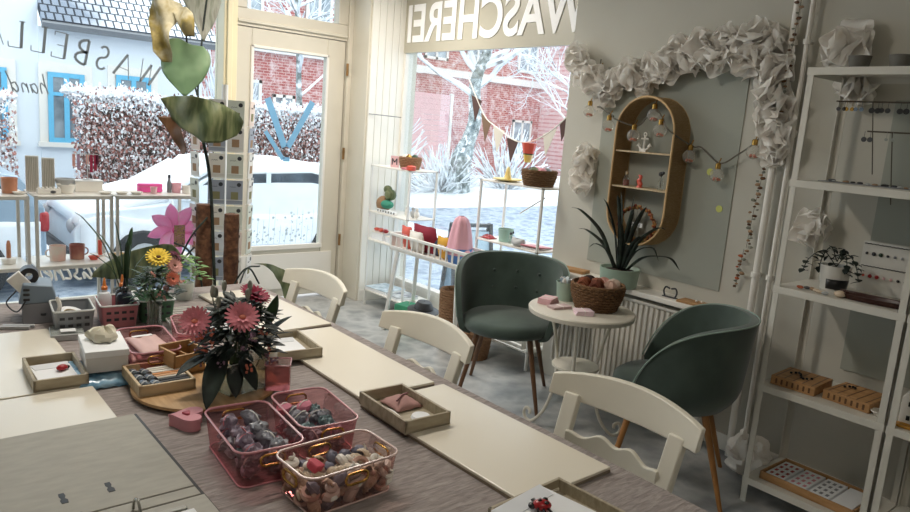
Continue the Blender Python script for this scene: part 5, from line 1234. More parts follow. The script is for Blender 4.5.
# ============================================================ GREEN TUB CHAIRS
def tub_chair(x, y, ang, label, legm):
    """ang: direction the sitter faces, as heading angle (radians, from +x)"""
    r = T('tub_armchair', label, 'armchair', (x, y, 0), ang)
    g = G(); n = 36
    prof = [(.0, .40), (.20, .40), (.255, .415), (.275, .44), (.27, .47), (.24, .492), (.0, .50)]
    g.lathe([(a, b) for a, b in prof], (0, 0, 0), n, Matrix.Diagonal((1.0, .98, 1, 1)) @ Matrix.Translation((.02, 0, 0)), caps=False); o = g.done('seat', VELVET, r, ang=60)
    # shell: sweeps from arm front round the back
    nu, nv = 49, 14; out_, inn = [], []
    def P(u, v, th):
        a = (u-.5)*2*radians(122); k = abs(u-.5)*2           # angle from back
        top = .47+.345*(1-k**4.2)**.75 if k < 1 else .47
        top = max(top, .49)
        flare = 1+.14*v*(1-.3*k)
        R_ = (.277+th)*flare
        z = .405+(top-.405)*v
        if v < .25: R_ -= .05*(1-v/.25)**2
        return (-cos(a)*R_*.98+.02, sin(a)*R_*1.0, z)
    vs = [P(i/(nu-1), j/(nv-1), 0) for i in range(nu) for j in range(nv)]
    fs = [(i*nv+j, (i+1)*nv+j, (i+1)*nv+j+1, i*nv+j+1) for i in range(nu-1) for j in range(nv-1)]
    g = G(); g.add(vs, fs); o = g.done('back_shell', VELVET, r, solid=.034, off=0, ang=80)
    md = o.modifiers.new('b', 'BEVEL'); md.width = .012; md.segments = 3; md.limit_method = 'ANGLE'; md.angle_limit = radians(50)
    g = G(); rim = [Vector(P(i/(nu-1), 1, .017)) for i in range(nu)]; g.tube(rim, .0035, 6); lab(g.done('piping', mat('light_piping', '#8fa398', .6), r), 'paler piping along the rim')
    g = G()
    for k in (-1, 0, 1): 
        for zz in (.60, .70): g.sph(P(.5+k*.12, (zz-.405)/.4, -.02), .009, (1, 1, 1), 8, 6)
    g.done('tufting_button', VELVET, r)
    for sx in (-1, 1):
        for sy in (-1, 1):
            g = G(); g.tube([(sx*.15+.02, sy*.15, .405), (sx*.25+.0, sy*.235, 0)], [.017, .010], 12); g.done('leg', legm, r)
    return r
tub_chair(2.885, 2.86, math.atan2(-.62, -.78), 'dark green velvet tub armchair beside the bay window', LEGD)
tub_chair(2.862, 1.705, math.atan2(.86, -.50), 'green velvet tub armchair seen from behind, next to the white shelf unit', LEGL)

# ============================================================ ROUND TABLE
RX, RY = 2.74, 2.21
r = T('round_side_table', 'round cream metal side table with scrolled legs', 'side table', (RX, RY, 0)); IV = mat('ivory_metal', '#dcd6c8', .45, var=.08, vs=12)
G().lathe([(0, .675), (.245, .675), (.262, .68), (.265, .70), (.26, .706), (0, .706)], (0, 0, 0), 48, caps=False).done('tabletop', IV, r)
G().lathe([(0, .40), (.115, .40), (.12, .405), (.12, .415), (0, .418)], (0, 0, 0), 32, caps=False).done('lower_shelf', IV, r)
for k in range(3):
    a = radians(215+120*k); c_, s_ = cos(a), sin(a)
    pp = [(.20, .675), (.15, .56), (.118, .41), (.115, .28), (.165, .12), (.235, .03), (.28, .025), (.298, .055), (.285, .085), (.26, .08), (.258, .06)]
    g = G(); g.tube(spl([(c_*a_, s_*a_, z+.0) for a_, z in pp], 6), .0085, 8); g.done('leg', IV, r)
TT = .7065
r = T('wicker_basket', 'brown wicker basket with yarn and cloth bundles on the round table', 'basket', (2.81, 2.18, TT))
def wick(g, r0_, r1_, h, rows=9, n=44):
    for k in range(rows):
        t = (k+.5)/rows; R_ = r0_+(r1_-r0_)*sin(t*pi/2); z = h*t
        g.tube([(R_*(1+.035*(1 if (j+k) % 2 else -1))*cos(2*pi*j/n), R_*(1+.035*(1 if (j+k) % 2 else -1))*sin(2*pi*j/n), z) for j in range(n)], h/rows*.55, 5, True)
g = G(); wick(g, .095, .128, .125); g.lathe([(0, .0), (.10, .0), (.123, .12), (.118, .12), (.095, .006), (0, .006)], (0, 0, 0), 30, caps=False); g.done('woven_wall', BASK, r)
g = G(); n = 60; g.tube([(.128*cos(2*pi*j/n), .128*sin(2*pi*j/n), .125+.003*(j % 2)) for j in range(n)], .007, 6, True); g.done('rim', BASK, r)
BC = [('rust yarn ball at the left of', '#91553a'), ('dark brown yarn ball at the back of', '#3d2a28'), ('terracotta yarn ball in the middle of', '#9c634c'), ('dusty rose cloth bundle right in', '#d3a497'), ('cream cloth bundle at the right of', '#d8c2b2'), ('beige cloth bundle at the front right of', '#c9a796'), ('dark rust yarn ball at the front of', '#74402e')]
for k, (l, c) in enumerate(BC):
    x, y = [(-.055, .045), (.0, .06), (-.01, -.0), (.05, .01), (.07, -.045), (.02, -.06), (-.05, -.03)][k]
    r = T('yarn_ball' if 'yarn' in l else 'cloth_bundle', l+' the wicker basket on the round table', 'yarn' if 'yarn' in l else 'cloth', (2.81+x, 2.18+y, TT+.122)); m = mat('bundle_%d' % k, c, .95, var=.25, vs=40, bump=.6, bs=90)
    if 'yarn' in l:
        g = G()
        for j in range(9):
            M = Euler((j*.7, j*1.1, j*.4)).to_matrix(); g.tube([M @ Vector((.033*cos(a), .033*sin(a), .004*sin(j))) for a in [2*pi*i/18 for i in range(18)]], .006, 5, True)
        g.sph((0, 0, 0), .032); g.done('yarn', m, r)
    else:
        g = G(); g.sheet(18, 10, lambda u, v: tuple(Vector((cos(2*pi*u)*sin(pi*v)*.042, sin(2*pi*u)*sin(pi*v)*.035, cos(pi*v)*.03))*(1+.4*noise.noise((cos(2*pi*u)*2, sin(2*pi*u)*2, v*3+k)))), wrap=True); g.done('folded_cloth', m, r, ang=25)
r = cup('planter_cup', 'sage green cup stuffed with twisted cloth on the round table', 'cup', 2.80, 2.375, TT, .044, .053, .095, SAGE)
for k in range(9):
    a = k*.7; r_ = .024 if k else 0
    g = G(); pts = [Vector((.004*sin(i*1.3+k), .004*cos(i*1.7+k), -.03+.012*i)) for i in range(6)]; g.tube(pts, [.010, .011, .012, .013, .014, .006], 6)
    o = g.done('cloth_twist', mat('twist_%d' % k, ['#c9d4da', '#e4e6e6', '#9fb1bd', '#d8cfc8', '#8fa2b0', '#e6e0da', '#b3c0c6', '#dfe3e6', '#a7a1a0'][k], .9), loc=(2.80+r_*cos(a), 2.375+r_*sin(a), TT+.088), rot=(.3*sin(a)*-1, .3*cos(a), 0))
    tag(o, ['white-blue', 'white', 'steel blue', 'beige', 'slate blue', 'cream', 'pale blue', 'off-white', 'warm grey'][k]+' twist of cloth in the sage cup', 'cloth', 'cloth twists in the sage cup')
def cardstack(x, y, rz, label, m, w_=.10, d=.07, h=.012, tilt=0):
    r = T('card_pack', label, 'cards', (x, y, TT), rz, rot=(tilt, 0, rz)); 
    g = G(); n = 4
    for k in range(n): g.box(.002*(k % 2), .001*k, h*(k+.5)/n, w_, d, h/n*.85, rz=.05*(k-1.5))
    g.done('card_stack', m, r, smooth=False); g = G(); g.tube([(0, -d*.52, 0), (0, -d*.52, h+.001), (0, d*.52, h+.001), (0, d*.52, 0)], .0018, 5, True); g.done('ribbon', WHITE, r)
cardstack(2.655, 2.36, .3, 'pack of pink cards at the left edge of the round table', PINKP, h=.03)
cardstack(2.635, 2.265, -.2, 'flat greyish pink card pack in front on the round table', mat('dusty_cards', '#cdb4b2', .7), .11, .06, .012)
cardstack(2.655, 2.13, -.6, 'pale pink folded card leaning by the wicker basket', mat('pale_pink_card', '#ecd3da', .7), .085, .07, .022, tilt=.0)

# ============================================================ RADIATOR, SILL, PLANT
r = T('radiator', 'white ribbed panel radiator under the sill', 'radiator', (3.32, 2.33, .13)); RAD = mat('radiator_white', '#dedad0', .35)
g = G(); g.bb(-.035, .07, -.52, .52, .02, .54); g.done('panel', RAD, r, bevel=.004, smooth=False)
for k in range(31): G().box(-.042, -.51+.034*k, .285, .016, .018, .50).done('fin', RAD, r, bevel=.004, smooth=False)
G().bb(-.05, .075, -.525, .525, .54, .555).done('top_grille', RAD, r, bevel=.003, smooth=False)
g = G(); g.tube([(-.0, -.50, .02), (0, -.50, -.13)], .009, 8); g.done('pipe', WHITE, r); g = G(); g.tube([(0, .50, .02), (0, .50, -.13)], .009, 8); g.done('pipe', WHITE, r)
r = blades('spiky_plant', 'spiky dark aloe-like plant in a sage pot on the sill', 3.25, 2.385, .7405, [(-.02, .30, .32, .03), (.0, .26, .20, .03), (-.03, .11, .37, 0), (.0, .06, .40, 0), (-.03, .02, .42, 0), (.02, -.02, .41, 0), (-.02, -.05, .34, 0), (.0, -.1, .36, 0), (-.02, -.22, .30, .04), (0, -.30, .16, .1), (.02, -.18, .2, .12), (-.06, .05, .28, 0), (-.07, -.03, .26, 0), (-.02, .17, .14, .06), (-.03, -.12, .22, .02)], SAGE, .112, .105, .026)
r = T('wooden_board', 'flat orange wooden piece on the sill left of the plant', 'board', (3.31, 2.80, .7405), radians(10)); G().box(0, 0, .009, .09, .24, .018).done('plank', ORWOOD, r, bevel=.003); G().sph((.02, .05, .02), .008).done('peg', BLACK, r)
r = T('wooden_board', 'flat orange wooden piece on the sill right of the metal hooks', 'board', (3.30, 1.90, .7405), radians(4)); G().box(0, 0, .006, .09, .22, .012).done('plank', ORWOOD, r, bevel=.002)
g = G(); g.sph((.0, .02, .018), .007); g.done('white_pebble', WHITE, r); g = G(); g.sph((.01, -.005, .018), .007); g.done('white_pebble', WHITE, r)
r = T('metal_hooks', 'pair of small dark curved hooks standing on the sill', 'hook', (3.30, 2.08, .7405))
for k in (-1, 1): g = G(); g.tube(spl([(0, k*.03, 0), (0, k*.04, .03), (0, k*.03, .052), (0, k*.005, .048)]), .005, 6); g.done('hook', DARK, r)
g = G(); g.box(0, 0, .002, .02, .085, .004); g.done('base_strip', DARK, r)

# ============================================================ RATTAN SHELF
CY, CZ = 2.335, 1.385; Wd, Ht, Dp = .19, .405, .145
r = T('rattan_wall_shelf', 'oval rattan wall shelf with two inner boards', 'wall shelf', (3.395, CY, CZ))
def stadium(w_, h, n=14):
    o = []
    for k in range(n+1): a = pi*k/n; o.append((w_*cos(a), h-w_+w_*sin(a)))
    for k in range(n+1): a = pi+pi*k/n; o.append((w_*cos(a), -(h-w_)+w_*sin(a)))
    return o
ou = stadium(Wd, Ht); n = len(ou)
vs = []
for (x, k) in ((-Dp, 0), (0, 0), (0, .010), (-Dp, .010)):
    for a, b in stadium(Wd-k, Ht-k): vs.append((x, a, b))
g = G(); g.add(vs, [(i*n+j, i*n+(j+1) % n, ((i+1) % 4)*n+(j+1) % n, ((i+1) % 4)*n+j) for i in range(4) for j in range(n)]); g.done('woven_band', RATTAN, r)
for x in (-Dp, -.004): g = G(); g.tube([(x, a, b) for a, b in stadium(Wd-.005, Ht-.005)], .0065, 6, True); g.done('rim', mat('rattan_rim', '#d9b684', .6), r)
for z in (.105, -.09): G().bb(-Dp+.01, -.006, -Wd+.01, Wd-.01, z-.005, z+.003).done('inner_board', WOOD, r, smooth=False)
SHX = 3.395-.075
z1, z2, z3 = CZ+.1085, CZ-.0865, CZ-Ht+.011
r = T('anchor', 'white wooden anchor on the top board of the rattan shelf', 'anchor', (SHX-.04, 2.345, z1)); 
g = G(); g.tube([(0, 0, .012), (0, 0, .085)], .006, 8); g.tube(arc((0, 0, .045), .036, 200, 340, 12, 'yz'), .006, 8); g.tube([(0, -.022, .07), (0, .022, .07)], .005, 8); g.tube([(0, .009*cos(a), .093+.009*sin(a)) for a in [2*pi*k/12 for k in range(12)]], .004, 6, True)
for s_ in (-1, 1): g.lathe([(.013, 0), (0, .02)], (0, s_*.035, .03), 8)
g.done('anchor_shape', WHITE, r); g = G(); g.bb(-.012, .012, -.02, .02, 0, .012); g.done('base', WHITE, r)
r = T('corked_bottle', 'small bottle with red filling, left on the middle board of the rattan shelf', 'bottle', (SHX-.02, 2.45, z2))
G().lathe([(0, 0), (.019, 0), (.02, .04), (.009, .055), (.009, .065), (0, .065)], (0, 0, 0), 16, caps=False).done('glass_body', VASEG, r); G().lathe([(0, .002), (.016, .002), (.016, .032), (0, .034)], (0, 0, 0), 12, caps=False).done('red_filling', mat('rust_beads', '#9a4a3c', .8, var=.4, vs=200), r); G().lathe([(0, .06), (.008, .06), (.009, .08), (0, .08)], (0, 0, 0), 10, caps=False).done('cork', WOOD, r)
r = T('coral_figurine', 'orange seahorse-like figurine on the middle board of the rattan shelf', 'figurine', (SHX-.03, 2.35, z2)); 
g = G(); g.tube(spl([(0, .012, .004), (0, -.006, .012), (0, .006, .035), (0, -.003, .058), (0, .012, .066)], 5), [.008]*6+[.013]*6+[.009]*6+[.005]*3, 8); g.done('figure_body', CORAL, r); g = G(); g.lathe([(0, 0), (.018, 0), (.016, .006), (0, .006)], (0, 0, 0), 14, caps=False); g.done('base', CORAL, r)
r = T('corked_bottle', 'small clear bottle with dark flower top, right on the middle board', 'bottle', (SHX-.02, 2.225, z2))
G().lathe([(0, 0), (.016, 0), (.016, .045), (.008, .055), (.008, .066), (0, .066)], (0, 0, 0), 16, caps=False).done('glass_body', VASEG, r); g = G(); g.sph((0, .005, .085), .013); g.sph((0, -.008, .092), .009); g.done('flower_top', DARK, r); g = G(); g.tube([(0, 0, .01), (0, 0, .08)], .002, 5); g.done('stem', DARK, r)
r = T('berry_wreath', 'small dried berry wreath with a card in the bottom of the rattan shelf', 'wreath', (SHX-.03, 2.34, z3+.105))
g = G(); q = random.Random(4)
for k in range(70): a = 2*pi*k/70; R_ = .115+q.gauss(0, .006); g.sph((q.gauss(0, .006), R_*cos(a), R_*.82*sin(a)), .010, seg=6, rings=4)
g.done('berries', WREATH, r); g = G(); g.tube([(0, .113*cos(a), .113*.82*sin(a)) for a in [2*pi*k/30 for k in range(30)]], .005, 6, True); g.done('twig_ring', LEGD, r)
g = G(); g.box(-.016, 0, .0, .003, .10, .024); g.done('name_card', PAPER, r, smooth=False)
o = text('Zuhause', 'card_lettering', INK, r, Matrix(((0, 0, 1, -.0185), (-1, 0, 0, .038), (0, 1, 0, -.006), (0, 0, 0, 1))), .019, .0003)
g = G(); g.tube([(-.012, 0, .012), (0, 0, .095)], .001, 4); g.done('hanging_thread', DARK, r)

# ============================================================ STRING LIGHTS
r = T('string_lights', 'grey cord with clear glass bulbs draped across the wall and rattan shelf', 'string lights', (3.37, 2.3, 1.5)); CORD = mat('grey_cord', '#6f6a5f', .7)
O = Vector((3.37, 2.3, 1.5))
bl = [(2.768, 1.893, .015), (2.80, 1.70, .0), (2.60, 1.62, -.06), (2.40, 1.575, -.09), (2.235, 1.61, -.09), (2.30, 1.69, -.07), (2.10, 1.49, .0), (1.93, 1.41, .0), (1.755, 1.54, 0)]
path = [(0, 2.78, 2.0), (0, 2.80, 1.76), (-.06, 2.69, 1.72), (-.06, 2.60, 1.68), (-.15, 2.52, 1.66), (-.09, 2.40, 1.63), (-.09, 2.32, 1.72), (-.09, 2.25, 1.68), (-.15, 2.17, 1.62), (-.02, 2.10, 1.545), (-.02, 2.04, 1.54), (-.02, 1.93, 1.47), (-.02, 1.84, 1.52), (-.02, 1.755, 1.59), (-.02, 1.71, 1.67)]
g = G(); g.tube(spl([Vector((3.37+a, b, c))-O for a, b, c in path], 6), .0042, 6); g.done('cord', CORD, r)
for (y, z, dx) in bl:
    c = Vector((3.37+dx-.03, y, z))-O
    g = G(); g.sph(c, .036, (1, 1, 1), 16, 10); b_ = g.done('bulb', BULBG, r)
    g = G(); g.lathe([(0, .03), (.014, .03), (.014, .055), (.01, .06), (0, .06)], c, 12, caps=False); g.tube([c+Vector((0, 0, .055)), c+Vector((.02, 0, .085))], .003, 6); g.done('bulb_cap', GOLD, b_)
    g = G()
    for k in range(5): g.sph(c+Vector((.012*cos(k*1.3), .014*sin(k*1.3), -.022+.004*(k % 2))), .007, seg=6, rings=4)
    g.done('dried_petals', FL['coral'], b_)
for (y, z, l) in ((2.151, 1.335, 'unseen'), (2.0, 1.42, 'upper'), (1.92, 1.238, 'lower')):
    if l == 'unseen': continue
    tag(G().lathe([(0, 0), (.018, 0), (.018, .002), (0, .002)], (0, 0, 0), 18, caps=False).done('round_sticker', mat('yellow_green_dot', '#d6dc7a', .6), loc=(3.391, y, z), rot=(0, -pi/2, 0)), '%s small yellow-green dot sticker on the grey panel' % l, 'sticker')

# ============================================================ TISSUE FLOWERS
def tissue(seed, R_=.125):
    q = random.Random(seed); g = G()
    for k in range(9):
        a = 2*pi*k/9*1.62+q.gauss(0, .3); e = .25+1.0*((k*.37) % 1); d = Vector((-sin(e)*.8, cos(a)*cos(e), sin(a)*cos(e))).normalized()
        L_ = R_*q.uniform(.8, 1.1); sd = d.cross(Vector((-1, q.gauss(0, .35), q.gauss(0, .35)))).normalized(); W_ = L_*q.uniform(1.1, 1.5); s0 = q.random()*40
        up = sd.cross(d)
        def f(u, v):
            s_ = (v-.5)*2; wd = W_*(sin(pi*min(1, .12+.75*u)))**.8
            ruff = .05*L_*u*sin(s_*6+s0)+.09*L_*u*noise.noise((u*1.6, s_*1.8, s0)); cupd = .30*L_*u*s_*s_
            return tuple(d*(L_*u*(1-.30*s_*s_))+sd*(s_*wd*.5)+up*(ruff+cupd)+Vector((-.012, 0, 0)))
        g.sheet(9, 15, f)
    g.sph((-.02, 0, 0), .018, (1, 1, 1), 10, 7, jit=.4, seed=seed)
    return g
tm = [tissue(s, .125).mesh('tissue_flower') for s in (1, 2, 3, 4)]
for m_ in tm: m_.materials.append(TISSUE); m_.shade_smooth()
tc_m = G(); 
def tissue_flower(x, y, z, k, s, rx, label, group=None):
    o = bpy.data.objects.new('tissue_flower', tm[k % 4]); COL.objects.link(o); o.location = (x, y, z); o.rotation_euler = (rx, 0, 0); o.scale = (s,)*3
    tag(o, label, 'paper flower', group)
gar = [(2.93, 1.99, 1.0, .1), (2.86, 1.91, .9, .0), (2.77, 1.87, .95, 0), (2.70, 1.80, .9, 0), (2.62, 1.86, .95, 0), (2.52, 1.90, .95, 0), (2.43, 1.87, .8, 0), (2.38, 1.94, .95, 0), (2.28, 1.97, 1.0, 0), (2.18, 1.96, .95, 0), (2.10, 2.03, 1.0, 0), (2.01, 1.99, 1.05, 0), (1.91, 2.05, 1.05, 0), (1.82, 2.07, 1.05, 0), (1.84, 1.97, .95, 0), (1.745, 2.02, 1.05, 0), (1.72, 1.93, 1.05, 0), (1.70, 1.84, 1.0, 0), (1.68, 1.76, 1.0, 0), (1.66, 1.67, 1.0, 0), (1.645, 1.59, .95, 0), (1.66, 1.53, .75, 0), (2.24, 2.03, .8, 0), (1.97, 2.08, .8, 0)]
for k, (y, z, s, t_) in enumerate(gar):
    side = 'the left end' if k < 4 else 'the upper run' if k in (22, 23) or k < 12 else 'the top right bend' if k < 17 else 'the right-hand drop'
    tissue_flower(3.385-.012*(k % 3), y, z, k, s, k*1.3, 'white tissue-paper flower in %s of the wall garland' % side, 'tissue flowers of the garland, '+side)
tissue_flower(3.385, 2.80, 1.41, 1, .95, .6, 'white tissue-paper flower alone on the wall left of the rattan shelf')
tissue_flower(3.385, 2.80, 1.29, 2, .9, 2.4, 'white tissue-paper flower just below the lone one, left of the rattan shelf')
tissue_flower(3.375, 1.43, 1.21, 3, .95, 1.1, 'white tissue-paper flower behind the ivy pot in the shelf unit')
tissue_flower(3.385, 1.42, 2.02, 0, 1.2, 2.0, 'white tissue-paper flower on the wall above the shelf unit, behind the grey pot')
tissue_flower(3.385, 1.34, 1.86, 1, .95, 2.9, 'white tissue-paper flower just under the top board of the shelf unit')
# pipes with dried garland
for y, ra, l in ((1.655, .017, 'left'), (1.585, .011, 'right')):
    r = T('heating_pipe', 'white vertical heating pipe beside the shelf unit, %s one' % l, 'pipe', (3.35, y, 0)); G().lathe([(ra, 0), (ra, ZC)], (0, 0, 0), 14).done('tube', WHITE, r)
    for z in (2.05, .95): g = G(); g.lathe([(ra+.001, z-.012), (ra+.007, z-.012), (ra+.007, z+.012), (ra+.001, z+.012)], (0, 0, 0), 14); g.bb(0, .05, -.005, .005, z-.005, z+.005); g.done('pipe_clip', WHITE, r)
q = random.Random(12)
def dried(label, y0, z0, y1, z1, n, c, x=3.32):
    r = T('dried_garland', label, 'garland', (x, y0, z0)); g = G(); g.tube([(0, 0, 0), (0, (y1-y0)*.5+.004, (z1-z0)*.5), (0, y1-y0, z1-z0)], .0012, 4); g.done('thread', CORD, r)
    for k in range(n):
        t = (k+.5)/n; p = Vector((q.gauss(0, .004), (y1-y0)*t+q.gauss(0, .010), (z1-z0)*t))
        g = G(); g.sph(p, q.uniform(.006, .012), (1, 1.2, .7), 7, 5, jit=.4, seed=k); g.done('dried_piece', c[k % len(c)], r)
dried('string of dried brown flower heads along the pipes, upper', 1.625, 2.28, 1.64, 1.72, 24, [KR, GLEAF, LEGD])
dried('string of dark dried pieces beside the pipes, below the paper flowers', 1.70, 1.47, 1.73, 1.07, 26, [LEGD, GLEAF, KR], 3.36)
dried('string of small red-brown dried pieces lower on the wall by the pipe', 1.745, 1.06, 1.76, .86, 14, [KR, LEGD, TERRA, GLEAF], 3.37)

# ============================================================ RIGHT SHELF UNIT
SX0, SX1 = 2.97, 3.33; SY = (1.385, .875)
def unit(label, ya, yb, posts=True):
    r = T('shelf_unit', label, 'shelf', ((SX0+SX1)/2, (ya+yb)/2, 0)); d, w_ = (SX1-SX0)/2, abs(ya-yb)/2
    SU = mat('shelf_white', '#d9d6cc', .45)
    for sx in (-1, 1):
        for sy in (-1, 1):
            g = G(); g.bb(sx*d, sx*(d-.028), sy*w_, sy*(w_-.003), 0, 1.893); g.bb(sx*d, sx*(d-.003), sy*w_, sy*(w_-.028), 0, 1.893); g.done('post', SU, r, smooth=False)
    for z in (1.893, 1.442, .990, .552, .115):
        g = G(); g.bb(-d, d, -w_, w_, z-.004, z); g.bb(-d-.001, -d+.002, -w_, w_, z-.03, z); g.bb(d-.002, d, -w_, w_, z-.03, z); g.bb(-d, d, -w_-.001, -w_+.002, z-.03, z); g.bb(-d, d, w_-.002, w_+.001, z-.03, z)
        g.done('shelf_board', SU, r, smooth=False, bevel=.001)
    return r
unit('white metal shelf unit against the right wall with jewellery and wood blocks', 1.385, .875)
unit('second white shelf unit joined on at the right photo edge', .868, .36)
ZS = [1.8935, 1.4425, .9905, .5525, .1155]
for k, y in enumerate((1.245, 1.095)):
    r = T('concrete_pot', 'grey concrete pot on top of the shelf unit, %s one' % ['left', 'right'][k], 'pot', (3.10, y, ZS[0])); m = mat('concrete_pot_%d' % k, '#75736d', .9)
    G().lathe([(0, 0), (.034, 0), (.043, .055), (.039, .055), (.031, .004), (0, .004)], (0, 0, 0), 28, caps=False).done('pot_body', m, r)
    g = G(); g.lathe([(0, .038), (.037, .038), (0, .042)], (0, 0, 0), 20, caps=False); g.done('filling', SOIL, r)
tag(G().tube(spl([(0, 0, 0), (.01, .01, .04), (0, -.01, .09), (.01, .015, .13)]), .003, 6).sph((0, 0, .0), .012).sph((.005, .012, .06), .009).sph((0, -.015, .1), .009).done('dried_twig', LEAF, loc=(3.388, 1.0, 2.02)), 'small dark green twig on the wall at the top right edge', 'twig')
# earring rods with hanging pairs
def rod(label, y0, y1, z, items):
    r = T('earring_rod', label, 'rod', (3.06, y0, z)); g = G(); g.tube([(0, 0, 0), (0, y1-y0, 0)], .0035, 6); g.tube([(0, (y1-y0)*.35, 0), (.12, (y1-y0)*.35, -.28)], .002, 5); g.done('rod_bar', mat('dark_bronze', '#4c4438', .4), r)
    for k, (y, m, s_) in enumerate(items):
        t = T('earring_pair', ['dark disc earrings', 'gold ring earrings', 'blue-grey earrings', 'black double-disc earrings', 'black flat disc earrings', 'black round earrings near the photo edge', 'black leaf earrings on the lower rod', 'small silver earrings on the lower rod'][k if z > 1.7 else k+6]+' hanging from the bronze rod', 'earrings', (3.055, y, z))
        for e in (-.011, .011):
            g = G(); g.tube([(0, e, 0), (0, e, -.022)], .0008, 4); g.lathe([(0, -.002), (s_, -.002), (s_, .002), (0, .002)], (0, 0, 0), 12, Matrix.Translation((0, e, -.022-s_)) @ Matrix.Rotation(pi/2, 4, 'Y'), caps=False); g.done('earring', m, t)
rod('thin bronze rod with earrings under the top board of the shelf unit', 1.29, .90, 1.768, [(1.265, DARK, .008), (1.235, GOLD, .008), (1.20, mat('blue_resin', '#6f8093', .3), .008), (1.14, BLACK, .011), (1.105, BLACK, .010), (1.04, BLACK, .011)])
rod('second thin bronze rod lower down in the shelf unit', 1.155, .90, 1.655, [(1.15, DARK, .010), (1.07, mat('silver_stud', '#9aa09a', .3), .006)])
# board 2 small items
r = T('necklace_tray', 'low row of dark jewellery pieces on the second board of the shelf unit', 'jewellery', (3.14, 1.15, ZS[1])); q = random.Random(2)
for k in range(11): g = G(); g.sph((q.uniform(-.03, .03), .15-.03*k, .006), q.uniform(.005, .009), (1.2, 1.8, .7), 7, 5, jit=.3, seed=k); g.done('stone', [DARK, LGREY, KR, DARK][k % 4], r)
g = G(); g.bb(-.04, .04, -.18, .18, 0, .003); g.done('base_strip', GREY, r)
# board 3: ivy pot, tray, card display
r = T('ivy_pot', 'white pot with black front band and trailing ivy on the shelf unit', 'plant', (3.17, 1.225, ZS[2]))
G().lathe([(0, 0), (.05, 0), (.062, .105), (.057, .105), (.046, .006), (0, .006)], (0, 0, 0), 28, caps=False).done('pot', mat('ivy_pot_white', '#dddbd5', .3), r)
G().lathe([(0, .09), (.055, .09), (0, .1)], (0, 0, 0), 20, caps=False).done('soil', SOIL, r)
g = G(); vs = []; 
for j in range(2):
    for i in range(9): a = radians(170+14*i); R_ = (.0515, .0565)[j]+.0012; vs.append((R_*cos(a), R_*sin(a), (.008, .05)[j]))
g.add(vs, [(i, i+1, i+10, i+9) for i in range(8)]); g.done('black_band', BLACK, r, solid=.001)
g = G(); pts_l = []
for s_ in (1, -1, 1, -1):
    p = [(0, 0, .1), (-.03, s_*.05, .16), (-.05, s_*.095, .12), (-.05, s_*.115, .06)]
    if len(pts_l) > 1: p = [(a*.6, b*.5, c+.02) for a, b, c in p]
    sp = spl(p, 5); g.tube(sp, .002, 5); pts_l.append(sp)
g.done('trailing_stem', DLEAF, r); g = G()
for sp in pts_l:
    for p in sp[1:]: leaf_at(g, p, (q.gauss(0, 1), q.gauss(0, 1), q.uniform(-.6, .4)), .032, .028, 5, 5, droop=.2)
g.done('ivy_leaves', DLEAF, r, solid=.0008)
r = T('necklace_tray', 'dark lacquered oval tray of chains on the shelf unit', 'tray', (3.05, 1.02, ZS[2]), radians(3)); r.name = 'jewellery_tray'
g = G(); n = 30; g.lathe([(0, .002), (.06, .002), (.075, .022), (.07, .022), (.057, .006), (0, .006)], (0, 0, 0), 32, Matrix.Diagonal((.55, 2.0, 1, 1)), caps=False); g.done('tray_body', LACQ, r)
g = G(); g.box(.045, 0, .012, .012, .28, .024); g.done('back_edge', LACQ, r, bevel=.004)
for k in range(8): g = G(); g.tube([(.012*cos(a)-.004, -.09+.026*k+.014*sin(a), .010) for a in [2*pi*i/10 for i in range(10)]], .0022, 5, True); g.done('chain', GOLD if k % 2 else LGREY, r)
r = T('small_brooch', 'small brown and red brooch pieces at the left end of the third board', 'brooch', (3.02, 1.26, ZS[2]))
for k in range(6): g = G(); g.sph((.02*sin(k), .035-.022*k, .008), .010, (1, 1.4, .7), 8, 5, jit=.3, seed=k); g.done('brooch_piece', [TERRA, DARK, KR, SH[0], SH[0], LGREY][k], r)
tag(G().sph((0, 0, .014), .017, (1.2, 1.3, .8), 12, 8, jit=.15, seed=3).done('cream_shell', SH[0], loc=(3.02, 1.135, ZS[2])), 'cream rounded shell beside the lacquered tray', 'shell')
r = T('earring_card', 'white display board with two rows of tiny stud earrings', 'display board', (3.27, 1.04, ZS[2]+.002), 0)
g = G(); g.bb(0, .006, -.16, .13, 0, .215); g.done('backing', mat('display_white', '#d9d7d0', .6), r, smooth=False)
g = G()
for z in (.205, .11): g.tube([(-.003, .125-.0075*k, z+.002*(k % 2)) for k in range(38)], .0018, 4)
g.done('scalloped_wire', DARK, r)
EC = [DARK, DARK, LEAF, DARK, GREY, LGREY, GREY, DARK, DARK, GREY]; ED = [CORAL, RED, RED, PINKP, PINKP, DARK, DARK, LGREY, LGREY, PINKP]
for k in range(10):
    for row, C_ in ((.165, EC), (.07, ED)):
        g = G(); g.sph((-.004, .11-.027*k, row), .0085 if k in (1, 2, 9) else .006, (.5, 1, 1), 8, 6); g.done('stud_earring', C_[k], r)
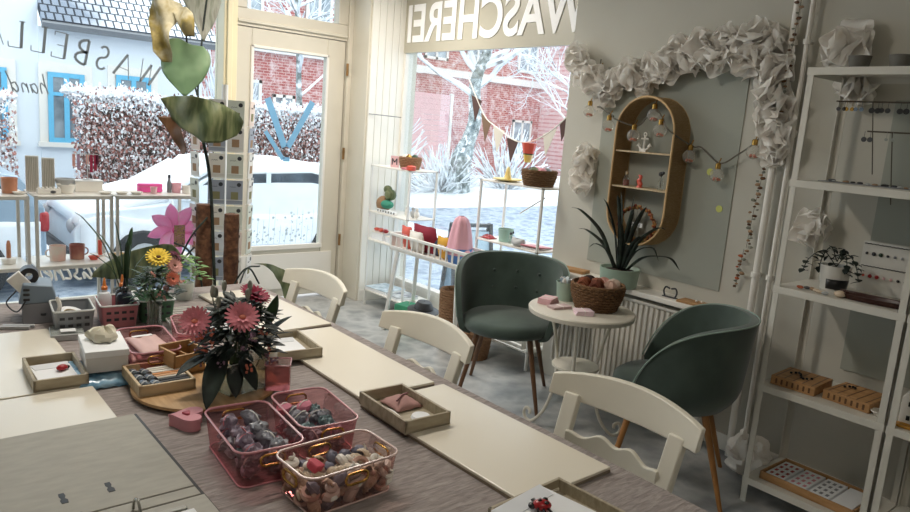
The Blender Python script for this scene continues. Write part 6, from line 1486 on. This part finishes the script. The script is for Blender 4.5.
# board 4: wood blocks
def slotted(x, y, rz, label):
    r = T('slotted_wood_block', label, 'wood block', (x, y, ZS[3]), rz)
    G().box(0, 0, .02, .20, .185, .04).done('block', ORWOOD, r, bevel=.002)
    for k in range(5): G().box(0, -.075+.0375*k, .0402, .19, .004, .0012).done('slot', LEGD, r, smooth=False)
    for k in range(7): G().box(-.1005, -.07+.023*k, .02, .0015, .008, .022).done('side_notch', LEGD, r, smooth=False)
    return r
slotted(3.12, 1.265, radians(3), 'slotted orange wood block, left of the two, with black chains'); slotted(3.14, 1.045, radians(-3), 'slotted orange wood block, right of the two')
for k, (x, y, l) in enumerate(((3.11, 1.27, 'left block, long dark chain'), (3.15, 1.06, 'right block, small dark chain'))):
    r = T('dark_necklace', 'black beaded necklace lying on the %s' % l, 'necklace', (x, y, ZS[3]+.0405)); 
    for j in range(9 if k == 0 else 4): g = G(); g.sph((.03*sin(j*.8), .04-.011*j, .006), .0065, (1, 1, .8), 7, 5); g.done('bead', BLACK, r)
cup('small_dish', 'white shell-shaped dish at the right end of the fourth board', 'dish', 3.06, .925, ZS[3], .02, .034, .018, WHITE)
r = T('lantern_house', 'small white ceramic house lantern at the right photo edge', 'lantern', (3.10, .80, ZS[3]), radians(5))
g = G(); g.prism([(-.06, 0), (.06, 0), (.06, .11), (0, .16), (-.06, .11)], -.05, .05, Matrix(((0, 0, 1, 0), (1, 0, 0, 0), (0, 1, 0, 0), (0, 0, 0, 1)))); g.done('house_body', WHITE, r, bevel=.002)
for a in (-.025, .005, .03):
    for z in (.03, .085): g = G(); g.box(-.051, a, z, .003, .012, .018); g.done('window_hole', BLACK, r, smooth=False)
tag(G().tube([(0, .04*cos(a), .006+.002*sin(3*a)) if False else (.018*sin(a), .05*cos(a), .006) for a in [2*pi*k/20 for k in range(20)]], .006, 6, True).done('amber_bracelet', mat('amber', '#c9923a', .3), loc=(3.02, .82, ZS[3])), 'amber bead bracelet before the white house lantern', 'bracelet')
# board 5: card box
r = T('wooden_card_tray', 'long wooden tray of four card sets on the lowest board', 'tray', (3.13, 1.13, ZS[4]), radians(-1))
g = G(); g.bb(-.12, .12, -.20, .20, 0, .004); g.bb(-.12, -.112, -.2, .2, 0, .035); g.bb(.112, .12, -.2, .2, 0, .035); g.bb(-.12, .12, -.2, -.192, 0, .035); g.bb(-.12, .12, .192, .2, 0, .035); g.done('tray_body', ORWOOD, r, bevel=.001, smooth=False)
for k in range(4):
    t = T('sticker_card', ['white card with red marks, leftmost in the wooden card tray', 'white card with pink marks, second in the wooden card tray', 'white card with grey marks, third in the wooden card tray', 'plain white card at the right end of the wooden card tray'][k], 'card', (3.13, 1.275-.095*k, ZS[4]+.0045), 0, 'cards in the wooden tray')
    G().box(0, 0, .012, .20, .085, .024).done('card_pile', PAPER, t, bevel=.001)
    for a in range(3):
        for b in range(4):
            if k < 3: g = G(); g.box(-.07+.045*b, -.025+.025*a, .0245, .022, .012, .001); g.done('printed_mark', [RED, ROSE, GREY][k], t, smooth=False)
r = T('crumpled_bag', 'crumpled white paper bag on the floor behind the shelf post', 'bag', (3.23, 1.50, 0), .3)
g = G(); g.sheet(26, 16, lambda u, v: tuple(Vector((cos(2*pi*u)*sin(pi*v*.97)*.12, sin(2*pi*u)*sin(pi*v*.97)*.10, (1-cos(pi*v))*.09))*(1+.4*noise.noise((cos(2*pi*u)*2.2, sin(2*pi*u)*2.2, v*5)))), wrap=True); o = g.done('paper_body', TISSUE, r, ang=25, loc=(0, 0, .004)); g = G(); g.box(-.06, -.02, .16, .02, .05, .03, rz=.4); g.done('folded_top', TISSUE, r)
r = T('socket', 'white power socket low on the wall behind the green armchair', 'socket', (XW-.021, 1.70, .30)); r.name = 'power_socket'; r.location.x = XW
G().box(-.006, 0, 0, .012, .085, .085).done('cover', WHITE, r, bevel=.003); G().lathe([(0, 0), (.02, 0), (.02, .002), (0, .002)], (0, 0, 0), 16, Matrix.Translation((-.0125, 0, 0)) @ Matrix.Rotation(-pi/2, 4, 'Y'), caps=False).done('socket_hole', LGREY, r)

# ============================================================ BAY DISPLAY
def bay_shelf(label, x0, x1, y0, y1, zs):
    r = T('display_shelf', label, 'shelf', ((x0+x1)/2, (y0+y1)/2, 0)); w_, d = (x1-x0)/2, (y1-y0)/2
    for sx in (-1, 1):
        for sy in (-1, 1): G().box(sx*(w_-.008), sy*(d-.008), zs[0]/2, .016, .016, zs[0]).done('post', WMETAL, r, bevel=.002)
    for z in zs: G().bb(-w_, w_, -d, d, z-.012, z).done('shelf_board', WHITE, r, bevel=.002, smooth=False)
    return r
bay_shelf('white metal shelf in the bay, next to the painted boards', 3.26, 3.54, 4.43, 4.985, (1.19, .81, .575, .14))
bay_shelf('white metal shelf in the bay, behind the dark green armchair', 3.31, 3.57, 3.08, 3.68, (1.21, .80, .13))
def wbasket(x, y, z, r1, h, m, label, rows=7):
    r = T('wicker_basket', label, 'basket', (x, y, z)); g = G(); wick(g, r1*.8, r1, h, rows, 36); g.lathe([(0, 0), (r1*.78, 0), (r1*.95, h*.95), (r1*.9, h*.95), (r1*.7, .005), (0, .005)], (0, 0, 0), 26, caps=False); g.done('woven_wall', m, r)
    g = G(); g.tube([(r1*cos(a), r1*sin(a), h) for a in [2*pi*k/36 for k in range(36)]], .006, 6, True); g.done('rim', m, r)
def balls(x, y, z, R_, items, where):
    for k, (nm_, m) in enumerate(items):
        a = 2*pi*k/len(items); o = G().sph((0, 0, 0), R_*.33, (1, 1.1, .9), 12, 8, jit=.12, seed=k).tube([(R_*.33*cos(b), 0, R_*.3*sin(b)) for b in [2*pi*i/12 for i in range(12)]], .003, 5, True).done('yarn_ball', m, loc=(x+R_*.5*cos(a), y+R_*.5*sin(a), z), rot=(k, k*.5, 0))
        tag(o, nm_+' knitted ball in the '+where, 'yarn')
wbasket(3.40, 3.21, 1.2115, .11, .10, BASK, 'dark brown wicker basket on top of the bay shelf behind the green chair')
balls(3.40, 3.21, 1.30, .10, [('crimson', RED), ('pale pink', SOFTP), ('black', BLACK), ('olive', OLEAF), ('rose', ROSE), ('grey', GREY)], 'dark basket on the bay shelf')
wbasket(3.38, 4.60, 1.1915, .085, .09, BASKL, 'tan wicker basket on top of the shelf by the painted boards')
balls(3.38, 4.60, 1.28, .08, [('dark olive', OLEAF), ('dark red', RED), ('white', WHITE), ('bronze', GOLD), ('pine green', LEAF)], 'tan basket on the bay shelf')
r = T('letter_card', 'small pink card with dark letters beside the tan wicker basket', 'card', (3.33, 4.74, 1.1915), radians(-60))
G().box(0, 0, .045, .07, .012, .09).done('card', PINKP, r, smooth=False); g = G(); 
for a, b in (((-.02, .02), (-.02, .07)), ((-.02, .07), (0, .04)), ((0, .04), (.02, .07)), ((.02, .07), (.02, .02))): g.add(*_flat(a, b, .008, -.009))
g.done('letter_m', DARK, r, smooth=False)
for k, (y, m, l) in enumerate(((4.53, ROSE, 'flat rose pad'), (4.46, CORAL, 'round coral cup-like pad'))): 
    r = T('felt_pad', l+' at the front of the shelf by the painted boards', 'pad', (3.29, y, 1.1915)); G().lathe([(0, 0), (.035, 0), (.037, .01+.02*k), (.03, .014+.02*k), (0, .014+.02*k)], (0, 0, 0), 20, caps=False).done('pad_body', m, r); G().sph((0, 0, .016+.02*k), .008, (1, 1, .5)).done('button', m, r)
r = T('plush_figure', 'brown and green reclining plush figure on the second board of the bay shelf', 'toy', (3.34, 4.84, .8115)); PB = mat('plush_brown', '#9a7a5c', .95, bump=.4, bs=120); PG = mat('plush_green', '#3e8f77', .8)
g = G(); g.sph((0, .04, .065), .07, (.8, 1.1, .95), 16, 10); g.done('plush_body', PB, r); g = G(); g.sph((0, -.05, .15), .052, (.9, 1.1, .9), 14, 10); g.sph((0, -.01, .19), .042, (.7, 1.2, .8)); g.done('plush_head', OLEAF, r)
g = G(); g.sph((-.02, -.04, .07), .06, (.8, 1.1, .6), 14, 8); g.done('green_bow', PG, r)
r = T('small_letter_blocks', 'row of white letter blocks on the second board of the bay shelf', 'blocks', (3.30, 4.72, .8115)); r['category'] = 'blocks'; r.name = 'letter_block_row'
for k in range(7): G().box(0, .16-.038*k, .014, .026, .03, .028).done('block', PAPER, r, bevel=.003)
g = G()
for k in range(7): g.box(-.0135, .16-.038*k, .014, .001, .014, .014)
g.done('printed_letters', DARK, r, smooth=False)
for k, (y, l, m) in enumerate(((4.60, 'white ceramic heart on the second bay board', WHITE), (4.52, 'grey angel-like ceramic piece on the second bay board', LGREY), (4.47, 'white knobbly ornament at the end of the second bay board', WHITE))):
    r = T('ceramic_ornament', l, 'ornament', (3.38, y, .8115)); G().sph((0, 0, .03), .03, (.6, 1, 1), 12, 8, jit=.2, seed=k).done('figure_body', m, r); G().sph((0, 0, .07), .015).done('figure_head', m, r)
# third board: white boxes
for k, (y, w_, h, l) in enumerate(((4.88, .16, .055, 'open white box with coral tissue, left on the third bay board'), (4.68, .15, .045, 'plain white box in the middle of the third bay board'), (4.53, .12, .035, 'low white box at the right of the third bay board'))):
    r = T('white_box', l, 'box', (3.37, y, .5765)); G().box(0, 0, h/2, .16, w_, h).done('box_body', PAPER, r, bevel=.002); G().box(0, 0, h+.005, .165, w_+.005, .01).done('lid', WHITE, r, bevel=.002)
for k in range(5):
    q = random.Random(k); tag(G().sph((0, 0, 0), .022, (1, 1.3, .6), 10, 7, jit=.4, seed=k).done('tissue_knot', [CORAL, ROSE, CORAL, SOFTP, RED][k], loc=(3.32+.02*(k % 2), 4.93-.033*k, .658)), ['coral', 'rose', 'second coral', 'soft pink', 'red'][k]+' tissue knot on the open white box', 'ornament')
r = T('picture_book', 'white illustrated book lying on the lowest bay board', 'book', (3.38, 4.84, .1415), radians(6)); G().box(0, 0, .012, .22, .26, .024).done('pages', PAPER, r); G().box(0, 0, .026, .225, .265, .004).done('cover', mat('book_cover', '#d4e0e8', .4, col2='#8fa6b5', vs=25), r)
r = T('picture_book', 'book with a dark cover beside the white illustrated book', 'book', (3.37, 4.58, .1415), radians(-4)); G().box(0, 0, .010, .2, .17, .02).done('pages', PAPER, r); G().box(0, 0, .022, .203, .173, .004).done('cover', mat('dark_cover', '#4c545c', .4, col2='#c7ccd0', vs=18), r)
# crib-like trough
r = T('slatted_trough', 'white slatted trough on splayed legs filled with bags and cushions', 'trough', (3.12, 3.86, 0))
for s_ in (-1, 1):
    g = G(); g.bb(s_*.10-.01, s_*.10+.01, -.44, .44, .725, .745); g.bb(s_*.10-.008, s_*.10+.008, -.44, .44, .63, .65); g.done('side_rail', WMETAL, r, bevel=.003, smooth=False)
    for k in range(14): G().box(s_*.10, -.42+.0646*k, .688, .009, .012, .075).done('slat', WMETAL, r, smooth=False)
    g = G(); g.bb(-.10, .10, s_*.44-.01, s_*.44+.01, .63, .745); g.done('end_board', WMETAL, r, bevel=.003)
    for t_ in (-1, 1): g = G(); g.bar((s_*.09, t_*.34, .64), (s_*.13, t_*.42, 0), .026); g.done('leg', WMETAL, r, bevel=.003)
G().bb(-.10, .10, -.44, .44, .615, .63).done('bottom_board', WHITE, r, smooth=False)
def pillow(name, label, cat, x, y, z, w_, h, t_, m, rz=0, tilt=-.15, trim=None):
    r = T(name, label, cat, (x, y, z), rz, rot=(0, tilt, rz)); g = G(); 
    for s_ in (-1, 1): g.sheet(12, 12, lambda u, v, s=s_: (s*t_*(max(0, sin(pi*u)*sin(pi*v)))**.5, w_*(u-.5)*(1+.06*sin(pi*v)), h*v+.004*sin(u*9)))
    g.done('body', m, r); 
    g = G(); g.box(-t_*.85, 0, h*.55, .004, w_*.5, h*.25) if trim else g.tube([(0, -w_/2, h*.98), (0, w_/2, h*.98)], .004, 6); g.done('label_patch' if trim else 'seam', trim or m, r)
pillow('fabric_pouch', 'orange-red fabric pouch at the left end of the trough', 'pouch', 3.12, 4.20, .632, .12, .17, .03, CORAL, trim=SOFTP)
pillow('fabric_pouch', 'large wine-red fabric pouch in the trough', 'pouch', 3.15, 4.02, .632, .26, .20, .04, mat('wine_cloth', '#8e2338', .8))
pillow('heart_cushion', 'white padded heart cushion in front of the wine-red pouch', 'cushion', 3.07, 4.02, .632, .15, .16, .035, SH[1], trim=None)
pillow('fabric_pouch', 'yellow pouch with white patch in the trough', 'pouch', 3.13, 3.78, .632, .13, .16, .03, mat('mustard_cloth', '#d9a63e', .8), trim=PAPER)
pillow('fabric_pouch', 'dark blue striped pouch beside the yellow one in the trough', 'pouch', 3.16, 3.90, .632, .10, .13, .03, mat('navy_cloth', '#3f4a68', .8))
cup('blue_bowl', 'cornflower blue bowl in the trough under the pink tissue bag', 'bowl', 3.12, 3.62, .632, .07, .09, .11, BLUEP)
r = T('pink_tissue_bag', 'pink frilled tissue bag standing in the blue bowl', 'bag', (3.12, 3.62, .70)); g = G()
g.sheet(30, 14, lambda u, v: ((.075*(1-v)**.45+.018)*cos(2*pi*u)*(1+.12*sin(u*2*pi*7)*(.3+v)), (.075*(1-v)**.45+.018)*sin(2*pi*u)*(1+.12*sin(u*2*pi*7)*(.3+v)), .26*v), wrap=True); g.done('frilled_bag', SOFTP, r, ang=70); g = G(); g.tube([(.05*cos(a), .05*sin(a), .14) for a in [2*pi*k/20 for k in range(20)]], .004, 6, True); g.done('ribbon', ROSE, r)
# below the trough
r = T('green_bag', 'green paper bag on the bay floor beside the trough leg', 'bag', (3.17, 4.16, 0), .3); G().prism([(-.09, -.12), (.09, -.12), (.09, .12), (-.09, .12)], 0, .2, top=[(-.075, -.12), (.075, -.12), (.075, .12), (-.075, .12)]).done('bag_body', mat('bottle_green_paper', '#3f9a72', .6), r, bevel=.004); g = G(); g.tube(arc((0, 0, .2), .04, 0, 180, 10, 'yz'), .003, 5); g.done('handle', WHITE, r)
r = T('dark_hat', 'dark round felt hat lying over the green bag', 'hat', (3.16, 4.02, .2), rot=(.12, 0, 0)); G().lathe([(0, .07), (.05, .065), (.07, .03), (.075, .0), (.12, -.005), (.12, .0), (.08, .008), (0, .075)], (0, 0, 0), 28, caps=False).done('crown', DARK, r); G().lathe([(.0755, .004), (.073, .02)], (0, 0, 0), 28, caps=False).done('hat_band', BLACK, r)
wbasket(3.20, 3.72, 0, .10, .42, BASKL, 'tall tan wicker basket under the trough', 22)
wbasket(3.19, 3.47, 0, .11, .20, BASKL, 'low tan wicker basket behind the green armchair', 10)
# second shelf goods
r = T('yellow_dish', 'yellow dish with a small cone on top of the bay shelf', 'dish', (3.40, 3.50, 1.2115)); YG = mat('butter_glaze', '#e3c04f', .35, col2='#f0e2a8', vs=15)
G().lathe([(0, 0), (.05, 0), (.10, .012), (.10, .018), (.05, .008), (0, .008)], (0, 0, 0), 30, caps=False).done('plate', YG, r); G().lathe([(0, .01), (.028, .01), (.02, .05), (.012, .09), (.003, .10), (0, .1)], (0, 0, 0), 16, caps=False).done('cone', YG, r)
cup('mint_cup', 'mint green pot with red rim on the lower bay board', 'pot', 3.40, 3.47, .8015, .045, .055, .085, mat('mint_glaze', '#a9cfc3', .4), inner=RED)
r = T('red_scarf', 'small red folded cloth left of the mint pot', 'cloth', (3.37, 3.61, .8015)); g = G(); g.sheet(12, 12, lambda u, v: (-.04+.08*u, -.05+.1*v, .003+.02*sin(pi*u)*sin(pi*v)*(1+noise.noise((u*5, v*5, 1))))); g.done('folded_cloth', RED, r, solid=.003); r.name = 'red_cloth'
r = T('pink_folder', 'pink flat folder at the right end of the lower bay board', 'folder', (3.42, 3.19, .8015), .2); G().box(0, 0, .012, .17, .15, .008, ry=.1).done('cover', ROSE, r, bevel=.002); G().box(0, 0, .004, .16, .14, .006).done('pages', PAPER, r)
pillow('grey_cloth', 'grey cloth bundle beside the pink folder', 'cloth', 3.36, 3.30, .8015, .11, .05, .04, LGREY)
for k, y in enumerate((3.39, 3.42)):
    r = T('glass_stopper_vial', 'tiny glass vial with dark stopper right of the mint pot, %s one' % ['near', 'far'][k], 'bottle', (3.37+.05*k, y-.0, .8015)); G().lathe([(0, 0), (.012, 0), (.012, .05), (.005, .06), (0, .06)], (0, 0, 0), 12, caps=False).done('glass_body', VASEG, r); G().sph((0, 0, .068), .009).done('stopper', DARK, r)
r = T('slatted_crate', 'white slatted crate on the lowest bay board under the green chair', 'crate', (3.40, 3.36, .1315)); 
for s_ in (-1, 1):
    for k in range(4): G().box(s_*.10, 0, .02+.034*k, .008, .46, .024).done('slat', WHITE, r, bevel=.002)
    G().box(0, s_*.235, .07, .2, .01, .13).done('end_board', WHITE, r, bevel=.002)
# bunting
r = T('pennant_bunting', 'string of brown and cream fabric pennants across the bay window', 'bunting', (3.47, 3.5, 1.5)); O = Vector((3.47, 3.5, 1.5))
pth = [(3.47, 4.09, 1.93), (3.47, 3.97, 1.77), (3.47, 3.85, 1.63), (3.47, 3.70, 1.555), (3.47, 3.54, 1.49), (3.47, 3.40, 1.485), (3.47, 3.25, 1.545), (3.47, 3.12, 1.635), (3.47, 3.045, 1.71)]
g = G(); g.tube(spl([Vector(p)-O for p in pth], 6), .005, 6); g.done('cord', WHITE, r)
BRWN = mat('chocolate_felt', '#5d4744', .9); TAN = mat('taupe_felt', '#8a7260', .9); CRM = mat('cream_felt', '#ece8dc', .9)
for k, (y, z, m, h) in enumerate(((3.965, 1.765, BRWN, .17), (3.845, 1.63, TAN, .17), (3.705, 1.56, CRM, .17), (3.555, 1.495, BRWN, .16), (3.22, 1.565, CRM, .16), (3.085, 1.66, BRWN, .15))):
    g = G(); w_ = .058; sl = [.35, .5, .25, .1, -.35, -.6][k]*w_
    g.prism([(y-3.5-w_, z-1.5-sl*1.0), (y-3.5+w_, z-1.5+sl), (y-3.5+.01-sl*.5, z-1.5-h)], -.002, .002, Matrix(((0, 0, 1, 0), (1, 0, 0, 0), (0, 1, 0, 0), (0, 0, 0, 1)))); lab(g.done('pennant', m, r, smooth=False), {BRWN: 'chocolate brown pennant', TAN: 'taupe pennant', CRM: 'cream pennant'}[m])
r = T('hanging_ornament', 'red and yellow layered paper ornament hanging in the bay window', 'ornament', (3.46, 3.385, 1.48))
for k, (m, a, b, z0, z1) in enumerate(((CORAL, .05, .036, 0, -.07), (LEAF, .035, .034, -.07, -.078), (YG, .034, .022, -.078, -.13))): G().lathe([(0, z0), (a, z0), (b, z1), (0, z1)], (0, 0, 0), 8, caps=False).done('paper_tier', m, r, smooth=False)
g = G(); g.tube([(0, 0, 0), (0, 0, .012)], .0015, 4); g.tube([(0, 0, -.13), (0, 0, -.2)], .0012, 4); g.done('hanging_thread', WHITE, r)
tag(G().tube([(3.28, 5.082, 1.60), (3.50, 4.93, 1.59)], .004, 6).done('tension_rod', GREY), 'thin grey rod across the top of the bay beside the painted boards', 'rod')
tag(G().tube([(3.60, 3.55, .98), (3.60, 3.32, 1.12)], .005, 6).done('window_stay', WHITE), 'thin diagonal rod behind the shelf in the bay window', 'rod')
